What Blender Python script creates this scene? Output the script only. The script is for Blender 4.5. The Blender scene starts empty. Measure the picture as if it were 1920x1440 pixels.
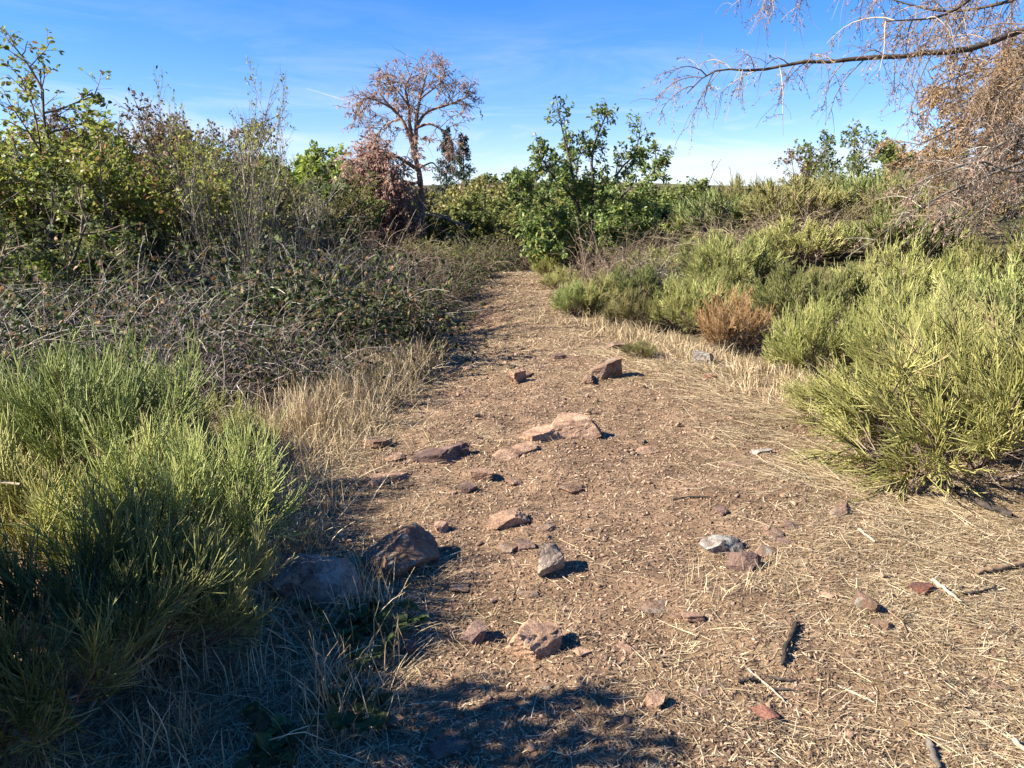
import bpy, math, time
import numpy as np
from mathutils import Vector
T0 = time.time()
scene = bpy.context.scene
C = scene.collection
PI = math.pi
rad = math.radians

# ------------------------------------------------------------------ camera
CAM_H = 1.6
PITCH = rad(12.9)
FPX = 1397.0                      # focal length in photo pixels (1920 wide)
cam_d = bpy.data.cameras.new('camera')
cam = bpy.data.objects.new('camera', cam_d)
C.objects.link(cam)
cam.location = (0, 0, CAM_H)
cam.rotation_euler = (PI / 2 - PITCH, 0, 0)
cam_d.sensor_fit = 'HORIZONTAL'
cam_d.sensor_width = 36.0
cam_d.lens = 36.0 * FPX / 1920.0
cam_d.clip_start = 0.05
cam_d.clip_end = 30000
scene.camera = cam

# ------------------------------------------------------------------ light
SUN_EL = rad(36)
SUN_DIR = Vector((-math.cos(SUN_EL), -0.18, math.sin(SUN_EL))).normalized()   # towards the sun
sun_d = bpy.data.lights.new('sun', 'SUN')
sun_d.energy = 5.0
sun_d.angle = rad(0.53)
sun_d.color = (1.0, 0.925, 0.80)
sun = bpy.data.objects.new('sun', sun_d)
C.objects.link(sun)
sun.rotation_euler = SUN_DIR.to_track_quat('Z', 'Y').to_euler()
sun.location = (-20, 0, 25)

world = bpy.data.worlds.new('World')
scene.world = world
world.use_nodes = True
wn, wl = world.node_tree.nodes, world.node_tree.links
wn.clear()
w_out = wn.new('ShaderNodeOutputWorld')
w_bg = wn.new('ShaderNodeBackground')
w_bg.inputs['Strength'].default_value = 0.062
sky = wn.new('ShaderNodeTexSky')
sky.sky_type = 'NISHITA'
sky.sun_disc = False
sky.sun_elevation = SUN_EL
sky.sun_rotation = math.atan2(SUN_DIR.x, SUN_DIR.y)
sky.altitude = 500
sky.air_density = 1.0
sky.dust_density = 0.1
sky.ozone_density = 2.2
w_hs = wn.new('ShaderNodeHueSaturation')
w_hs.inputs['Saturation'].default_value = 1.42
wl.new(sky.outputs[0], w_hs.inputs['Color'])
# thin cirrus low over the horizon
tc = wn.new('ShaderNodeTexCoord')
mp = wn.new('ShaderNodeMapping')
mp.inputs['Scale'].default_value = (2.2, 2.2, 13.0)
mp.inputs['Location'].default_value = (0.4, 0.1, 0.6)
mp.inputs['Rotation'].default_value = (0, rad(7), 0)
wl.new(tc.outputs['Generated'], mp.inputs['Vector'])
cn = wn.new('ShaderNodeTexNoise')
cn.inputs['Scale'].default_value = 1.5
cn.inputs['Detail'].default_value = 7
cn.inputs['Roughness'].default_value = 0.62
cn.inputs['Distortion'].default_value = 0.7
wl.new(mp.outputs[0], cn.inputs['Vector'])
cr = wn.new('ShaderNodeValToRGB')
cr.color_ramp.elements[0].position = 0.46
cr.color_ramp.elements[1].position = 0.68
wl.new(cn.outputs['Fac'], cr.inputs[0])
sx = wn.new('ShaderNodeSeparateXYZ')
wl.new(tc.outputs['Generated'], sx.inputs[0])
band = wn.new('ShaderNodeValToRGB')          # how much cirrus by elevation
be = band.color_ramp.elements
be[0].position = 0.0; be[0].color = (.8, .8, .8, 1)
be[1].position = 0.26; be[1].color = (0.02, 0.02, 0.02, 1)
e = be.new(0.09); e.color = (.78, .78, .78, 1)
e = be.new(0.15); e.color = (.22, .22, .22, 1)
wl.new(sx.outputs['Z'], band.inputs[0])
cm = wn.new('ShaderNodeMath'); cm.operation = 'MULTIPLY'
wl.new(cr.outputs[0], cm.inputs[0]); wl.new(band.outputs[0], cm.inputs[1])
w_mix = wn.new('ShaderNodeMixRGB')
w_mix.inputs[2].default_value = (5.2, 5.6, 6.2, 1)
wl.new(cm.outputs[0], w_mix.inputs[0])
w_t = wn.new('ShaderNodeMixRGB'); w_t.blend_type = 'MULTIPLY'; w_t.inputs[0].default_value = 1
w_t.inputs[2].default_value = (0.92, 0.86, 1.12, 1)
wl.new(w_hs.outputs[0], w_t.inputs[1])
wl.new(w_t.outputs[0], w_mix.inputs[1])
wl.new(w_mix.outputs[0], w_bg.inputs['Color'])
wl.new(w_bg.outputs[0], w_out.inputs['Surface'])

vs = scene.view_settings
vs.view_transform = 'Standard'
vs.look = 'None'
vs.gamma = 1.0
vs.use_curve_mapping = False
vs.exposure = 1.68
scene.cycles.max_bounces = 6
scene.cycles.diffuse_bounces = 3
scene.cycles.transmission_bounces = 3
scene.cycles.transparent_max_bounces = 4
scene.cycles.caustics_reflective = False
scene.cycles.caustics_refractive = False

# ------------------------------------------------------------------ noise + terrain
_prng = np.random.default_rng(7)
_LAT = _prng.random((256, 256))

def vnoise(x, y, s, seed=0):
    x = np.asarray(x, float) / s + 17.3 * seed + 1000
    y = np.asarray(y, float) / s + 9.1 * seed + 1000
    xi = np.floor(x).astype(int); yi = np.floor(y).astype(int)
    fx = x - xi; fy = y - yi
    fx = fx * fx * (3 - 2 * fx); fy = fy * fy * (3 - 2 * fy)
    a = _LAT[xi & 255, yi & 255]; b = _LAT[(xi + 1) & 255, yi & 255]
    c = _LAT[xi & 255, (yi + 1) & 255]; d = _LAT[(xi + 1) & 255, (yi + 1) & 255]
    return (a * (1 - fx) + b * fx) * (1 - fy) + (c * (1 - fx) + d * fx) * fy - 0.5

def sstep(a, b, x):
    t = np.clip((np.asarray(x, float) - a) / (b - a), 0, 1)
    return t * t * (3 - 2 * t)

_PY = [-6, 2, 4, 6.5, 9.4, 11.5, 14, 17, 20, 24, 30]
_PX = [0.3, 0.35, 0.4, 0.55, 0.25, -0.2, -0.1, 0.12, 0.7, 1.6, 3.0]
_PW = [1.6, 1.6, 1.75, 1.9, 1.25, 0.92, 0.62, 0.42, 0.4, 0.4, 0.4]
def path_x(y): return np.interp(y, _PY, _PX)
def path_w(y): return np.interp(y, _PY, _PW)

def terrain(x, y):
    x = np.asarray(x, float); y = np.asarray(y, float)
    dx = x - path_x(y); hw = path_w(y)
    h = 1.0 * sstep(0.6, 5.5, dx - hw) * sstep(4.5, 15, y) * (1 - sstep(40, 90, y))
    h = h + 0.18 * sstep(0.1, 1.5, -dx - hw) * sstep(5, 10, y) * (1 - sstep(40, 90, y))
    h = h + 0.18 * sstep(7.5, 10, y) * sstep(15, 11, y) * sstep(.6, -.8, dx) * -1 + 0.28 * sstep(9.5, 15, y) - 1.0 * sstep(15.5, 36, y)
    near = 1 - sstep(30, 60, np.hypot(x, y))
    h = h + near * (0.11 * vnoise(x, y, 1.9, 1) + 0.055 * vnoise(x, y, 0.7, 2))
    fine = 1 - sstep(10, 20, np.hypot(x, y))
    h = h + fine * (0.030 * vnoise(x, y, 0.23, 3) + 0.016 * vnoise(x, y, 0.09, 4) + 0.008 * vnoise(x, y, 0.045, 5))
    far = sstep(120, 600, np.hypot(x, y))
    h = h + far * (24 * (vnoise(x, y, 260, 6) + 0.5) + 8)
    return h

def straw_amount(x, y):
    """0 bare soil .. 1 dense straw"""
    dx = x - path_x(y); hw = path_w(y)
    s = 0.38 + 0.75 * vnoise(x, y, 0.8, 11) + 0.6 * vnoise(x, y, 0.28, 12)
    s = s + 0.55 * sstep(-1.0, 0.1, dx - hw) + 0.6 * sstep(-0.7, 0.3, -dx - hw)
    s = s - 0.30 * sstep(0.9, 0.0, np.abs(dx + 0.25)) * (1 - sstep(6, 8, y))
    s = s + 0.42 * sstep(5.5, 9, y)
    return np.clip(s, 0, 1)

def ray(px, py):
    u = (px - 960) / FPX; v = (720 - py) / FPX
    cp, sp = math.cos(PITCH), math.sin(PITCH)
    return np.array([u, cp + v * sp, v * cp - sp])

def gp(px, py):
    """ground point seen at a photo pixel"""
    d = ray(px, py)
    h = 0.0; p = None
    for _ in range(12):
        t = (h - CAM_H) / d[2]
        p = np.array([0, 0, CAM_H]) + d * t
        h = 0.5 * h + 0.5 * float(terrain(p[0], p[1]))
    return np.array([p[0], p[1], float(terrain(p[0], p[1]))])

def at(px, py, Y):
    d = ray(px, py)
    return np.array([0, 0, CAM_H]) + d * (Y / d[1])

def xat(px, Y):
    """x of something whose base stands at distance Y under photo column px (roughly)"""
    return (px - 960) / FPX * (Y * math.cos(PITCH) + 1.3 * math.sin(PITCH))

# ------------------------------------------------------------------ materials
MATS = {}
def new_mat(name):
    m = bpy.data.materials.new(name); m.use_nodes = True
    n, l = m.node_tree.nodes, m.node_tree.links
    n.clear()
    out = n.new('ShaderNodeOutputMaterial')
    MATS[name] = m
    return m, n, l, out

def ramp(n, stops):
    r = n.new('ShaderNodeValToRGB')
    els = r.color_ramp.elements
    els[0].position, els[0].color = stops[0][0], (*stops[0][1], 1)
    els[1].position, els[1].color = stops[-1][0], (*stops[-1][1], 1)
    for p, c in stops[1:-1]:
        e = els.new(p); e.color = (*c, 1)
    return r

def plant_mat(name, stops, translucent=0.0, rough=0.6, base=None, base_at=0.35, var=0.10, spec=0.25):
    """colour by a per-strand random 'rnd'; 'along' fades to a base colour near the foot"""
    m, n, l, out = new_mat(name)
    at_ = n.new('ShaderNodeAttribute'); at_.attribute_name = 'rnd'
    r = ramp(n, stops)
    l.new(at_.outputs['Fac'], r.inputs[0])
    col = r.outputs[0]
    if base is not None:
        al = n.new('ShaderNodeAttribute'); al.attribute_name = 'along'
        rr = ramp(n, [(max(base_at - 0.3, 0), (1, 1, 1)), (base_at + 0.15, (0, 0, 0))])
        l.new(al.outputs['Fac'], rr.inputs[0])
        mx = n.new('ShaderNodeMixRGB')
        mx.inputs[2].default_value = (*base, 1)
        l.new(rr.outputs[0], mx.inputs[0]); l.new(col, mx.inputs[1])
        col = mx.outputs[0]
    oi = n.new('ShaderNodeObjectInfo')
    hs = n.new('ShaderNodeHueSaturation')
    mr = n.new('ShaderNodeMapRange'); mr.inputs[3].default_value = 1 - 2.0 * var; mr.inputs[4].default_value = 1 + 1.6 * var
    l.new(oi.outputs['Random'], mr.inputs[0]); l.new(mr.outputs[0], hs.inputs['Value'])
    mh = n.new('ShaderNodeMapRange'); mh.inputs[3].default_value = 0.5 - 0.14 * var; mh.inputs[4].default_value = 0.5 + 0.14 * var
    ad = n.new('ShaderNodeMath'); ad.operation = 'MULTIPLY'; ad.inputs[1].default_value = 7.31
    fr = n.new('ShaderNodeMath'); fr.operation = 'FRACT'
    l.new(oi.outputs['Random'], ad.inputs[0]); l.new(ad.outputs[0], fr.inputs[0])
    l.new(fr.outputs[0], mh.inputs[0]); l.new(mh.outputs[0], hs.inputs['Hue'])
    l.new(col, hs.inputs['Color'])
    col = hs.outputs[0]
    p = n.new('ShaderNodeBsdfPrincipled')
    p.inputs['Roughness'].default_value = rough
    p.inputs['Specular IOR Level'].default_value = spec
    l.new(col, p.inputs['Base Color'])
    if translucent > 0:
        t = n.new('ShaderNodeBsdfTranslucent'); l.new(col, t.inputs[0])
        ms = n.new('ShaderNodeMixShader'); ms.inputs[0].default_value = translucent
        l.new(p.outputs[0], ms.inputs[1]); l.new(t.outputs[0], ms.inputs[2])
        l.new(ms.outputs[0], out.inputs[0])
    else:
        l.new(p.outputs[0], out.inputs[0])
    return m

def bark_mat(name, c1, c2, scale=14, c3=None):
    m, n, l, out = new_mat(name)
    tcn = n.new('ShaderNodeTexCoord')
    mpn = n.new('ShaderNodeMapping'); mpn.inputs['Scale'].default_value = (1, 1, 0.35)
    l.new(tcn.outputs['Object'], mpn.inputs[0])
    no = n.new('ShaderNodeTexNoise'); no.inputs['Scale'].default_value = scale; no.inputs['Detail'].default_value = 6
    l.new(mpn.outputs[0], no.inputs['Vector'])
    st = [(0.32, c1), (0.68, c2)] if c3 is None else [(0.3, c1), (0.5, c2), (0.7, c3)]
    r = ramp(n, st); l.new(no.outputs[0], r.inputs[0])
    p = n.new('ShaderNodeBsdfPrincipled'); p.inputs['Roughness'].default_value = 0.85
    p.inputs['Specular IOR Level'].default_value = 0.15
    l.new(r.outputs[0], p.inputs['Base Color'])
    b = n.new('ShaderNodeBump'); b.inputs['Strength'].default_value = 0.6; b.inputs['Distance'].default_value = 0.01
    l.new(no.outputs[0], b.inputs['Height']); l.new(b.outputs[0], p.inputs['Normal'])
    l.new(p.outputs[0], out.inputs[0])
    return m

def ground_mat():
    m, n, l, out = new_mat('soil')
    tcn = n.new('ShaderNodeTexCoord')
    def noise(scale, detail=5, rough=0.6, sc=None, rot=0):
        no = n.new('ShaderNodeTexNoise'); no.inputs['Scale'].default_value = scale
        no.inputs['Detail'].default_value = detail; no.inputs['Roughness'].default_value = rough
        if sc is not None:
            mm = n.new('ShaderNodeMapping'); mm.inputs['Scale'].default_value = sc
            mm.inputs['Rotation'].default_value = (0, 0, rot)
            l.new(tcn.outputs['Object'], mm.inputs[0]); l.new(mm.outputs[0], no.inputs['Vector'])
        else:
            l.new(tcn.outputs['Object'], no.inputs['Vector'])
        return no
    n1 = noise(3.0, 8, 0.65)
    soil = ramp(n, [(0.30, (0.100, 0.062, 0.040)), (0.46, (0.198, 0.127, 0.080)), (0.62, (0.282, 0.185, 0.118)), (0.8, (0.36, 0.255, 0.172))])
    l.new(n1.outputs[0], soil.inputs[0])
    n2 = noise(60, 6, 0.75)
    grain = ramp(n, [(0.33, (0.45, 0.43, 0.40)), (0.5, (1.0, 1.0, 1.0)), (0.68, (1.5, 1.45, 1.35))])
    l.new(n2.outputs[0], grain.inputs[0])
    mul = n.new('ShaderNodeMixRGB'); mul.blend_type = 'MULTIPLY'; mul.inputs[0].default_value = 0.9
    l.new(soil.outputs[0], mul.inputs[1]); l.new(grain.outputs[0], mul.inputs[2])
    # chopped straw fibres in three directions, as much as the 'straw' attribute says
    f1 = noise(1, 3, 0.5, (260, 24, 60), 0.3)
    f2 = noise(1, 3, 0.5, (24, 260, 60), 0.5)
    f3 = noise(1, 3, 0.5, (200, 26, 60), 1.1)
    mxa = n.new('ShaderNodeMath'); mxa.operation = 'MAXIMUM'
    mxb = n.new('ShaderNodeMath'); mxb.operation = 'MAXIMUM'
    l.new(f1.outputs[0], mxa.inputs[0]); l.new(f2.outputs[0], mxa.inputs[1])
    l.new(mxa.outputs[0], mxb.inputs[0]); l.new(f3.outputs[0], mxb.inputs[1])
    at_ = n.new('ShaderNodeAttribute'); at_.attribute_name = 'straw'
    add = n.new('ShaderNodeMath'); add.operation = 'MULTIPLY_ADD'
    add.inputs[1].default_value = 0.17
    l.new(at_.outputs['Fac'], add.inputs[0]); l.new(mxb.outputs[0], add.inputs[2])
    fr = ramp(n, [(0.66, (0, 0, 0)), (0.74, (0.85, 0.85, 0.85))])
    l.new(add.outputs[0], fr.inputs[0])
    n3 = noise(25, 4)
    strawc = ramp(n, [(0.3, (0.20, 0.135, 0.075)), (0.55, (0.33, 0.24, 0.135)), (0.75, (0.46, 0.36, 0.215))])
    l.new(n3.outputs[0], strawc.inputs[0])
    mx = n.new('ShaderNodeMixRGB')
    l.new(fr.outputs[0], mx.inputs[0]); l.new(mul.outputs[0], mx.inputs[1]); l.new(strawc.outputs[0], mx.inputs[2])
    # overgrown ground away from the trail
    av = n.new('ShaderNodeAttribute'); av.attribute_name = 'veg'
    n4 = noise(4, 6, 0.7)
    vegc = ramp(n, [(0.3, (0.045, 0.042, 0.020)), (0.55, (0.10, 0.082, 0.042)), (0.8, (0.075, 0.095, 0.03))])
    l.new(n4.outputs[0], vegc.inputs[0])
    mv = n.new('ShaderNodeMixRGB')
    l.new(av.outputs['Fac'], mv.inputs[0]); l.new(mx.outputs[0], mv.inputs[1]); l.new(vegc.outputs[0], mv.inputs[2])
    p = n.new('ShaderNodeBsdfPrincipled'); p.inputs['Roughness'].default_value = 0.95
    p.inputs['Specular IOR Level'].default_value = 0.1
    l.new(mv.outputs[0], p.inputs['Base Color'])
    hsum = n.new('ShaderNodeMath'); hsum.operation = 'MULTIPLY_ADD'; hsum.inputs[1].default_value = 0.35
    l.new(fr.outputs[0], hsum.inputs[0]); l.new(n2.outputs[0], hsum.inputs[2])
    b = n.new('ShaderNodeBump'); b.inputs['Strength'].default_value = 0.9; b.inputs['Distance'].default_value = 0.012
    l.new(hsum.outputs[0], b.inputs['Height']); l.new(b.outputs[0], p.inputs['Normal'])
    l.new(p.outputs[0], out.inputs[0])

def rock_mat(name, c1, c2, lichen=None, lichen_amt=0.5, cdark=(0.07, 0.045, 0.038)):
    m, n, l, out = new_mat(name)
    tcn = n.new('ShaderNodeTexCoord')
    oi = n.new('ShaderNodeObjectInfo')
    ofs = n.new('ShaderNodeVectorMath'); ofs.operation = 'SCALE'; ofs.inputs['Scale'].default_value = 1.0
    cb = n.new('ShaderNodeCombineXYZ')
    sc_ = n.new('ShaderNodeMath'); sc_.operation = 'MULTIPLY'; sc_.inputs[1].default_value = 31.0
    l.new(oi.outputs['Random'], sc_.inputs[0])
    for i in range(3): l.new(sc_.outputs[0], cb.inputs[i])
    geo = n.new('ShaderNodeNewGeometry')
    vadd = n.new('ShaderNodeVectorMath'); vadd.operation = 'ADD'
    l.new(geo.outputs['Position'], vadd.inputs[0]); l.new(cb.outputs[0], vadd.inputs[1])
    def noise(scale, d=6, r=0.65):
        no = n.new('ShaderNodeTexNoise'); no.inputs['Scale'].default_value = scale
        no.inputs['Detail'].default_value = d; no.inputs['Roughness'].default_value = r
        l.new(vadd.outputs[0], no.inputs['Vector']); return no
    a = noise(9); r = ramp(n, [(0.28, cdark), (0.46, c1), (0.66, c2)]); l.new(a.outputs[0], r.inputs[0])
    col = r.outputs[0]
    g = noise(90, 4); gr = ramp(n, [(0.3, (0.6, 0.6, 0.6)), (0.7, (1.3, 1.3, 1.3))]); l.new(g.outputs[0], gr.inputs[0])
    mu = n.new('ShaderNodeMixRGB'); mu.blend_type = 'MULTIPLY'; mu.inputs[0].default_value = 1
    l.new(col, mu.inputs[1]); l.new(gr.outputs[0], mu.inputs[2]); col = mu.outputs[0]
    if lichen:
        b_ = noise(14, 8, 0.75); lr = ramp(n, [(0.62 - 0.25 * lichen_amt, (0, 0, 0)), (0.70 - 0.25 * lichen_amt, (1, 1, 1))])
        l.new(b_.outputs[0], lr.inputs[0])
        mx = n.new('ShaderNodeMixRGB'); mx.inputs[2].default_value = (*lichen, 1)
        l.new(lr.outputs[0], mx.inputs[0]); l.new(col, mx.inputs[1]); col = mx.outputs[0]
    p = n.new('ShaderNodeBsdfPrincipled'); p.inputs['Roughness'].default_value = 0.9
    p.inputs['Specular IOR Level'].default_value = 0.15
    l.new(col, p.inputs['Base Color'])
    h = noise(35, 6, 0.7)
    b = n.new('ShaderNodeBump'); b.inputs['Strength'].default_value = 0.8; b.inputs['Distance'].default_value = 0.02
    l.new(h.outputs[0], b.inputs['Height']); l.new(b.outputs[0], p.inputs['Normal'])
    l.new(p.outputs[0], out.inputs[0])

ground_mat()
rock_mat('rock_pink', (0.29, 0.180, 0.118), (0.46, 0.305, 0.205))
rock_mat('rock_tan', (0.26, 0.20, 0.15), (0.42, 0.33, 0.25))
rock_mat('rock_brown', (0.17, 0.105, 0.07), (0.28, 0.185, 0.125), (0.22, 0.20, 0.165), 0.35)
rock_mat('rock_grey', (0.20, 0.165, 0.14), (0.32, 0.27, 0.23), (0.30, 0.29, 0.245), 0.55)
rock_mat('rock_dark', (0.13, 0.085, 0.07), (0.24, 0.155, 0.12))
rock_mat('rock_red', (0.17, 0.075, 0.052), (0.26, 0.125, 0.085))
plant_mat('broom', [(0, (0.12, 0.138, 0.042)), (0.4, (0.285, 0.300, 0.092)), (0.75, (0.45, 0.45, 0.160)), (0.92, (0.57, 0.55, 0.24)), (0.95, (0.32, 0.23, 0.13)), (1, (0.28, 0.20, 0.12))], 0.2, 0.55,
          base=(0.25, 0.19, 0.125), base_at=0.40, var=0.2)
plant_mat('broom_yellow', [(0, (0.16, 0.165, 0.050)), (0.5, (0.35, 0.345, 0.105)), (0.9, (0.55, 0.51, 0.21)), (0.95, (0.30, 0.21, 0.11)), (1, (0.28, 0.19, 0.10))], 0.22, 0.55,
          base=(0.18, 0.13, 0.07), base_at=0.28, var=0.12)
plant_mat('broom_dead', [(0, (0.22, 0.14, 0.08)), (0.35, (0.38, 0.22, 0.10)), (0.75, (0.52, 0.31, 0.14)), (0.9, (0.44, 0.35, 0.23)), (1, (0.30, 0.25, 0.19))], 0.2, 0.7, var=0.1)
plant_mat('broom_wood', [(0, (0.10, 0.072, 0.050)), (0.6, (0.24, 0.175, 0.12)), (1, (0.40, 0.32, 0.24))], 0, 0.8, var=0.1)
plant_mat('grey_twig', [(0, (0.075, 0.060, 0.048)), (0.55, (0.21, 0.172, 0.135)), (0.82, (0.42, 0.365, 0.295)), (1, (0.58, 0.52, 0.44))], 0, 0.8, var=0.12)
plant_mat('brown_twig', [(0, (0.085, 0.060, 0.042)), (0.6, (0.20, 0.148, 0.10)), (1, (0.36, 0.285, 0.20))], 0, 0.8, var=0.12)
plant_mat('bramble_leaf', [(0, (0.028, 0.040, 0.014)), (0.5, (0.065, 0.088, 0.026)), (0.78, (0.15, 0.18, 0.05)), (0.86, (0.20, 0.12, 0.055)), (1, (0.30, 0.19, 0.10))], 0.25, 0.55, var=0.14, spec=0.2)
plant_mat('dark_leaf', [(0, (0.065, 0.085, 0.024)), (0.6, (0.125, 0.160, 0.042)), (1, (0.20, 0.225, 0.065))], 0.42, 0.5, var=0.14)
plant_mat('yellow_green_leaf', [(0, (0.11, 0.155, 0.028)), (0.5, (0.21, 0.270, 0.050)), (0.85, (0.35, 0.37, 0.08)), (0.93, (0.26, 0.17, 0.06)), (1, (0.30, 0.17, 0.08))], 0.5, 0.45, var=0.14)
plant_mat('fresh_leaf', [(0, (0.13, 0.18, 0.028)), (0.6, (0.24, 0.31, 0.05)), (1, (0.36, 0.41, 0.09))], 0.35, 0.4, var=0.1)
plant_mat('oak_leaf', [(0, (0.080, 0.120, 0.032)), (0.5, (0.150, 0.205, 0.052)), (0.9, (0.26, 0.31, 0.085)), (1, (0.34, 0.25, 0.08))], 0.42, 0.42, var=0.1, spec=0.35)
plant_mat('olive_leaf', [(0, (0.115, 0.125, 0.036)), (0.5, (0.20, 0.215, 0.06)), (1, (0.31, 0.30, 0.10))], 0.42, 0.5, var=0.2)
plant_mat('autumn_leaf', [(0, (0.13, 0.075, 0.035)), (0.6, (0.25, 0.165, 0.075)), (1, (0.36, 0.27, 0.13))], 0.25, 0.6, var=0.14)
plant_mat('dry_leaf', [(0, (0.07, 0.05, 0.03)), (0.5, (0.15, 0.105, 0.06)), (0.75, (0.15, 0.15, 0.05)), (1, (0.27, 0.22, 0.12))], 0.25, 0.6, var=0.14)
plant_mat('brown_needle', [(0, (0.22, 0.135, 0.095)), (0.5, (0.38, 0.245, 0.175)), (1, (0.52, 0.37, 0.275))], 0.5, 0.75, var=0.1)
plant_mat('bough_needle', [(0, (0.13, 0.085, 0.06)), (0.6, (0.25, 0.17, 0.115)), (1, (0.38, 0.26, 0.15))], 0.2, 0.75, var=0.1)
plant_mat('tan_needle', [(0, (0.22, 0.13, 0.06)), (0.5, (0.40, 0.26, 0.13)), (1, (0.54, 0.39, 0.22))], 0.3, 0.75, var=0.1)
plant_mat('conifer_needle', [(0, (0.016, 0.030, 0.018)), (0.6, (0.036, 0.060, 0.034)), (1, (0.062, 0.088, 0.046))], 0.05, 0.6, var=0.14)
plant_mat('straw', [(0, (0.16, 0.11, 0.06)), (0.35, (0.32, 0.235, 0.13)), (0.7, (0.50, 0.39, 0.23)), (1, (0.70, 0.59, 0.40))], 0.15, 0.6, var=0.0)
plant_mat('litter', [(0, (0.050, 0.032, 0.020)), (0.45, (0.165, 0.108, 0.066)), (0.8, (0.32, 0.23, 0.145)), (1, (0.54, 0.43, 0.28))], 0.05, 0.8, var=0.0)
plant_mat('crumb', [(0, (0.10, 0.060, 0.038)), (0.5, (0.225, 0.142, 0.092)), (0.88, (0.36, 0.235, 0.16)), (1, (0.46, 0.31, 0.22))], 0, 0.95, var=0.0)
bark_mat('pine_bark', (0.095, 0.060, 0.045), (0.24, 0.135, 0.085), 11, (0.34, 0.235, 0.17))
bark_mat('grey_bark', (0.085, 0.070, 0.058), (0.22, 0.19, 0.16), 16)
bark_mat('dark_bark', (0.040, 0.032, 0.026), (0.11, 0.088, 0.070), 16)
bark_mat('pale_wood', (0.24, 0.19, 0.13), (0.42, 0.35, 0.27), 30)
bark_mat('charred_wood', (0.022, 0.018, 0.016), (0.075, 0.060, 0.050), 40)
bark_mat('brown_wood', (0.15, 0.095, 0.055), (0.32, 0.22, 0.13), 40)
plant_mat('moss', [(0, (0.20, 0.13, 0.03)), (1, (0.36, 0.24, 0.06))], 0.1, 0.9, var=0)

# ------------------------------------------------------------------ geometry kit
def nrm(v):
    return v / np.maximum(np.linalg.norm(v, axis=-1, keepdims=True), 1e-9)

class Geo:
    def __init__(self):
        self.v = []; self.q = []; self.rnd = []; self.al = []; self.n = 0
    def add(self, v, q, rnd, al):
        self.v.append(np.asarray(v, np.float32)); self.q.append(np.asarray(q, np.int64) + self.n)
        self.rnd.append(np.asarray(rnd, np.float32)); self.al.append(np.asarray(al, np.float32))
        self.n += len(v)
    def mesh(self, name, mat, smooth=True):
        v = np.concatenate(self.v); q = np.concatenate(self.q)
        me = bpy.data.meshes.new(name)
        me.vertices.add(len(v)); me.vertices.foreach_set('co', v.ravel())
        tri = q[:, 3] < 0 if q.shape[1] == 4 else np.ones(len(q), bool)
        if q.shape[1] == 4 and not tri.any():
            li = q.ravel(); tot = np.full(len(q), 4)
        else:
            tot = np.where(tri, 3, 4)
            li = q.ravel(); li = li[li >= 0]
        me.loops.add(len(li)); me.loops.foreach_set('vertex_index', li.astype(np.int32))
        me.polygons.add(len(q))
        st = np.concatenate([[0], np.cumsum(tot)[:-1]]).astype(np.int32)
        me.polygons.foreach_set('loop_start', st)
        if smooth:
            me.polygons.foreach_set('use_smooth', np.ones(len(q), bool))
        a = me.attributes.new('rnd', 'FLOAT', 'POINT'); a.data.foreach_set('value', np.concatenate(self.rnd))
        a = me.attributes.new('along', 'FLOAT', 'POINT'); a.data.foreach_set('value', np.concatenate(self.al))
        me.update()
        me.materials.append(MATS[mat])
        return me

def tubes(geo, P, R, rng, sides=3, rnd=None, al0=0.0, al1=1.0, cap=False):
    N, K, _ = P.shape
    T = np.empty_like(P)
    T[:, 1:-1] = P[:, 2:] - P[:, :-2]; T[:, 0] = P[:, 1] - P[:, 0]; T[:, -1] = P[:, -1] - P[:, -2]
    T = nrm(T)
    ref = nrm(rng.normal(size=(N, 1, 3)))
    mean = nrm((P[:, -1] - P[:, 0])[:, None, :])
    ref = nrm(np.cross(mean, ref))
    U = nrm(np.cross(T, ref)); W = np.cross(T, U)
    ang = np.arange(sides) * 2 * PI / sides
    V = (P[:, :, None, :] + R[:, :, None, None] * (np.cos(ang)[None, None, :, None] * U[:, :, None, :] + np.sin(ang)[None, None, :, None] * W[:, :, None, :]))
    idx = np.arange(N * K * sides).reshape(N, K, sides)
    a = idx[:, :-1, :]; b = np.roll(idx, -1, 2)[:, :-1, :]; c = np.roll(idx, -1, 2)[:, 1:, :]; d = idx[:, 1:, :]
    Q = np.stack([a, b, c, d], -1).reshape(-1, 4)
    if rnd is None: rnd = rng.random(N)
    al0 = np.broadcast_to(al0, (N,)); al1 = np.broadcast_to(al1, (N,))
    AL = al0[:, None] + (al1 - al0)[:, None] * np.linspace(0, 1, K)[None]
    geo.add(V.reshape(-1, 3), Q, np.repeat(rnd, K * sides), np.repeat(AL.ravel(), sides))

def ribbons(geo, P, Wd, rng, side, rnd=None):
    """thin blades; side (N,3) is the width direction"""
    N, K, _ = P.shape
    V = np.stack([P - side[:, None, :] * Wd[:, :, None], P + side[:, None, :] * Wd[:, :, None]], 2)
    idx = np.arange(N * K * 2).reshape(N, K, 2)
    Q = np.stack([idx[:, :-1, 0], idx[:, :-1, 1], idx[:, 1:, 1], idx[:, 1:, 0]], -1).reshape(-1, 4)
    if rnd is None: rnd = rng.random(N)
    geo.add(V.reshape(-1, 3), Q, np.repeat(rnd, K * 2), np.tile(np.repeat(np.linspace(0, 1, K), 2), N))

def strands(rng, p0, d0, L, K, trop=(0, 0, 0), wig=0.05):
    N = len(p0)
    P = np.empty((N, K, 3)); P[:, 0] = p0
    d = nrm(d0); trop = np.asarray(trop, float)
    st = (np.asarray(L) / (K - 1))[:, None] if np.ndim(L) else L / (K - 1)
    for k in range(1, K):
        P[:, k] = P[:, k - 1] + d * st
        d = nrm(d + trop / (K - 1) + rng.normal(size=(N, 3)) * wig)
    return P

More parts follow.
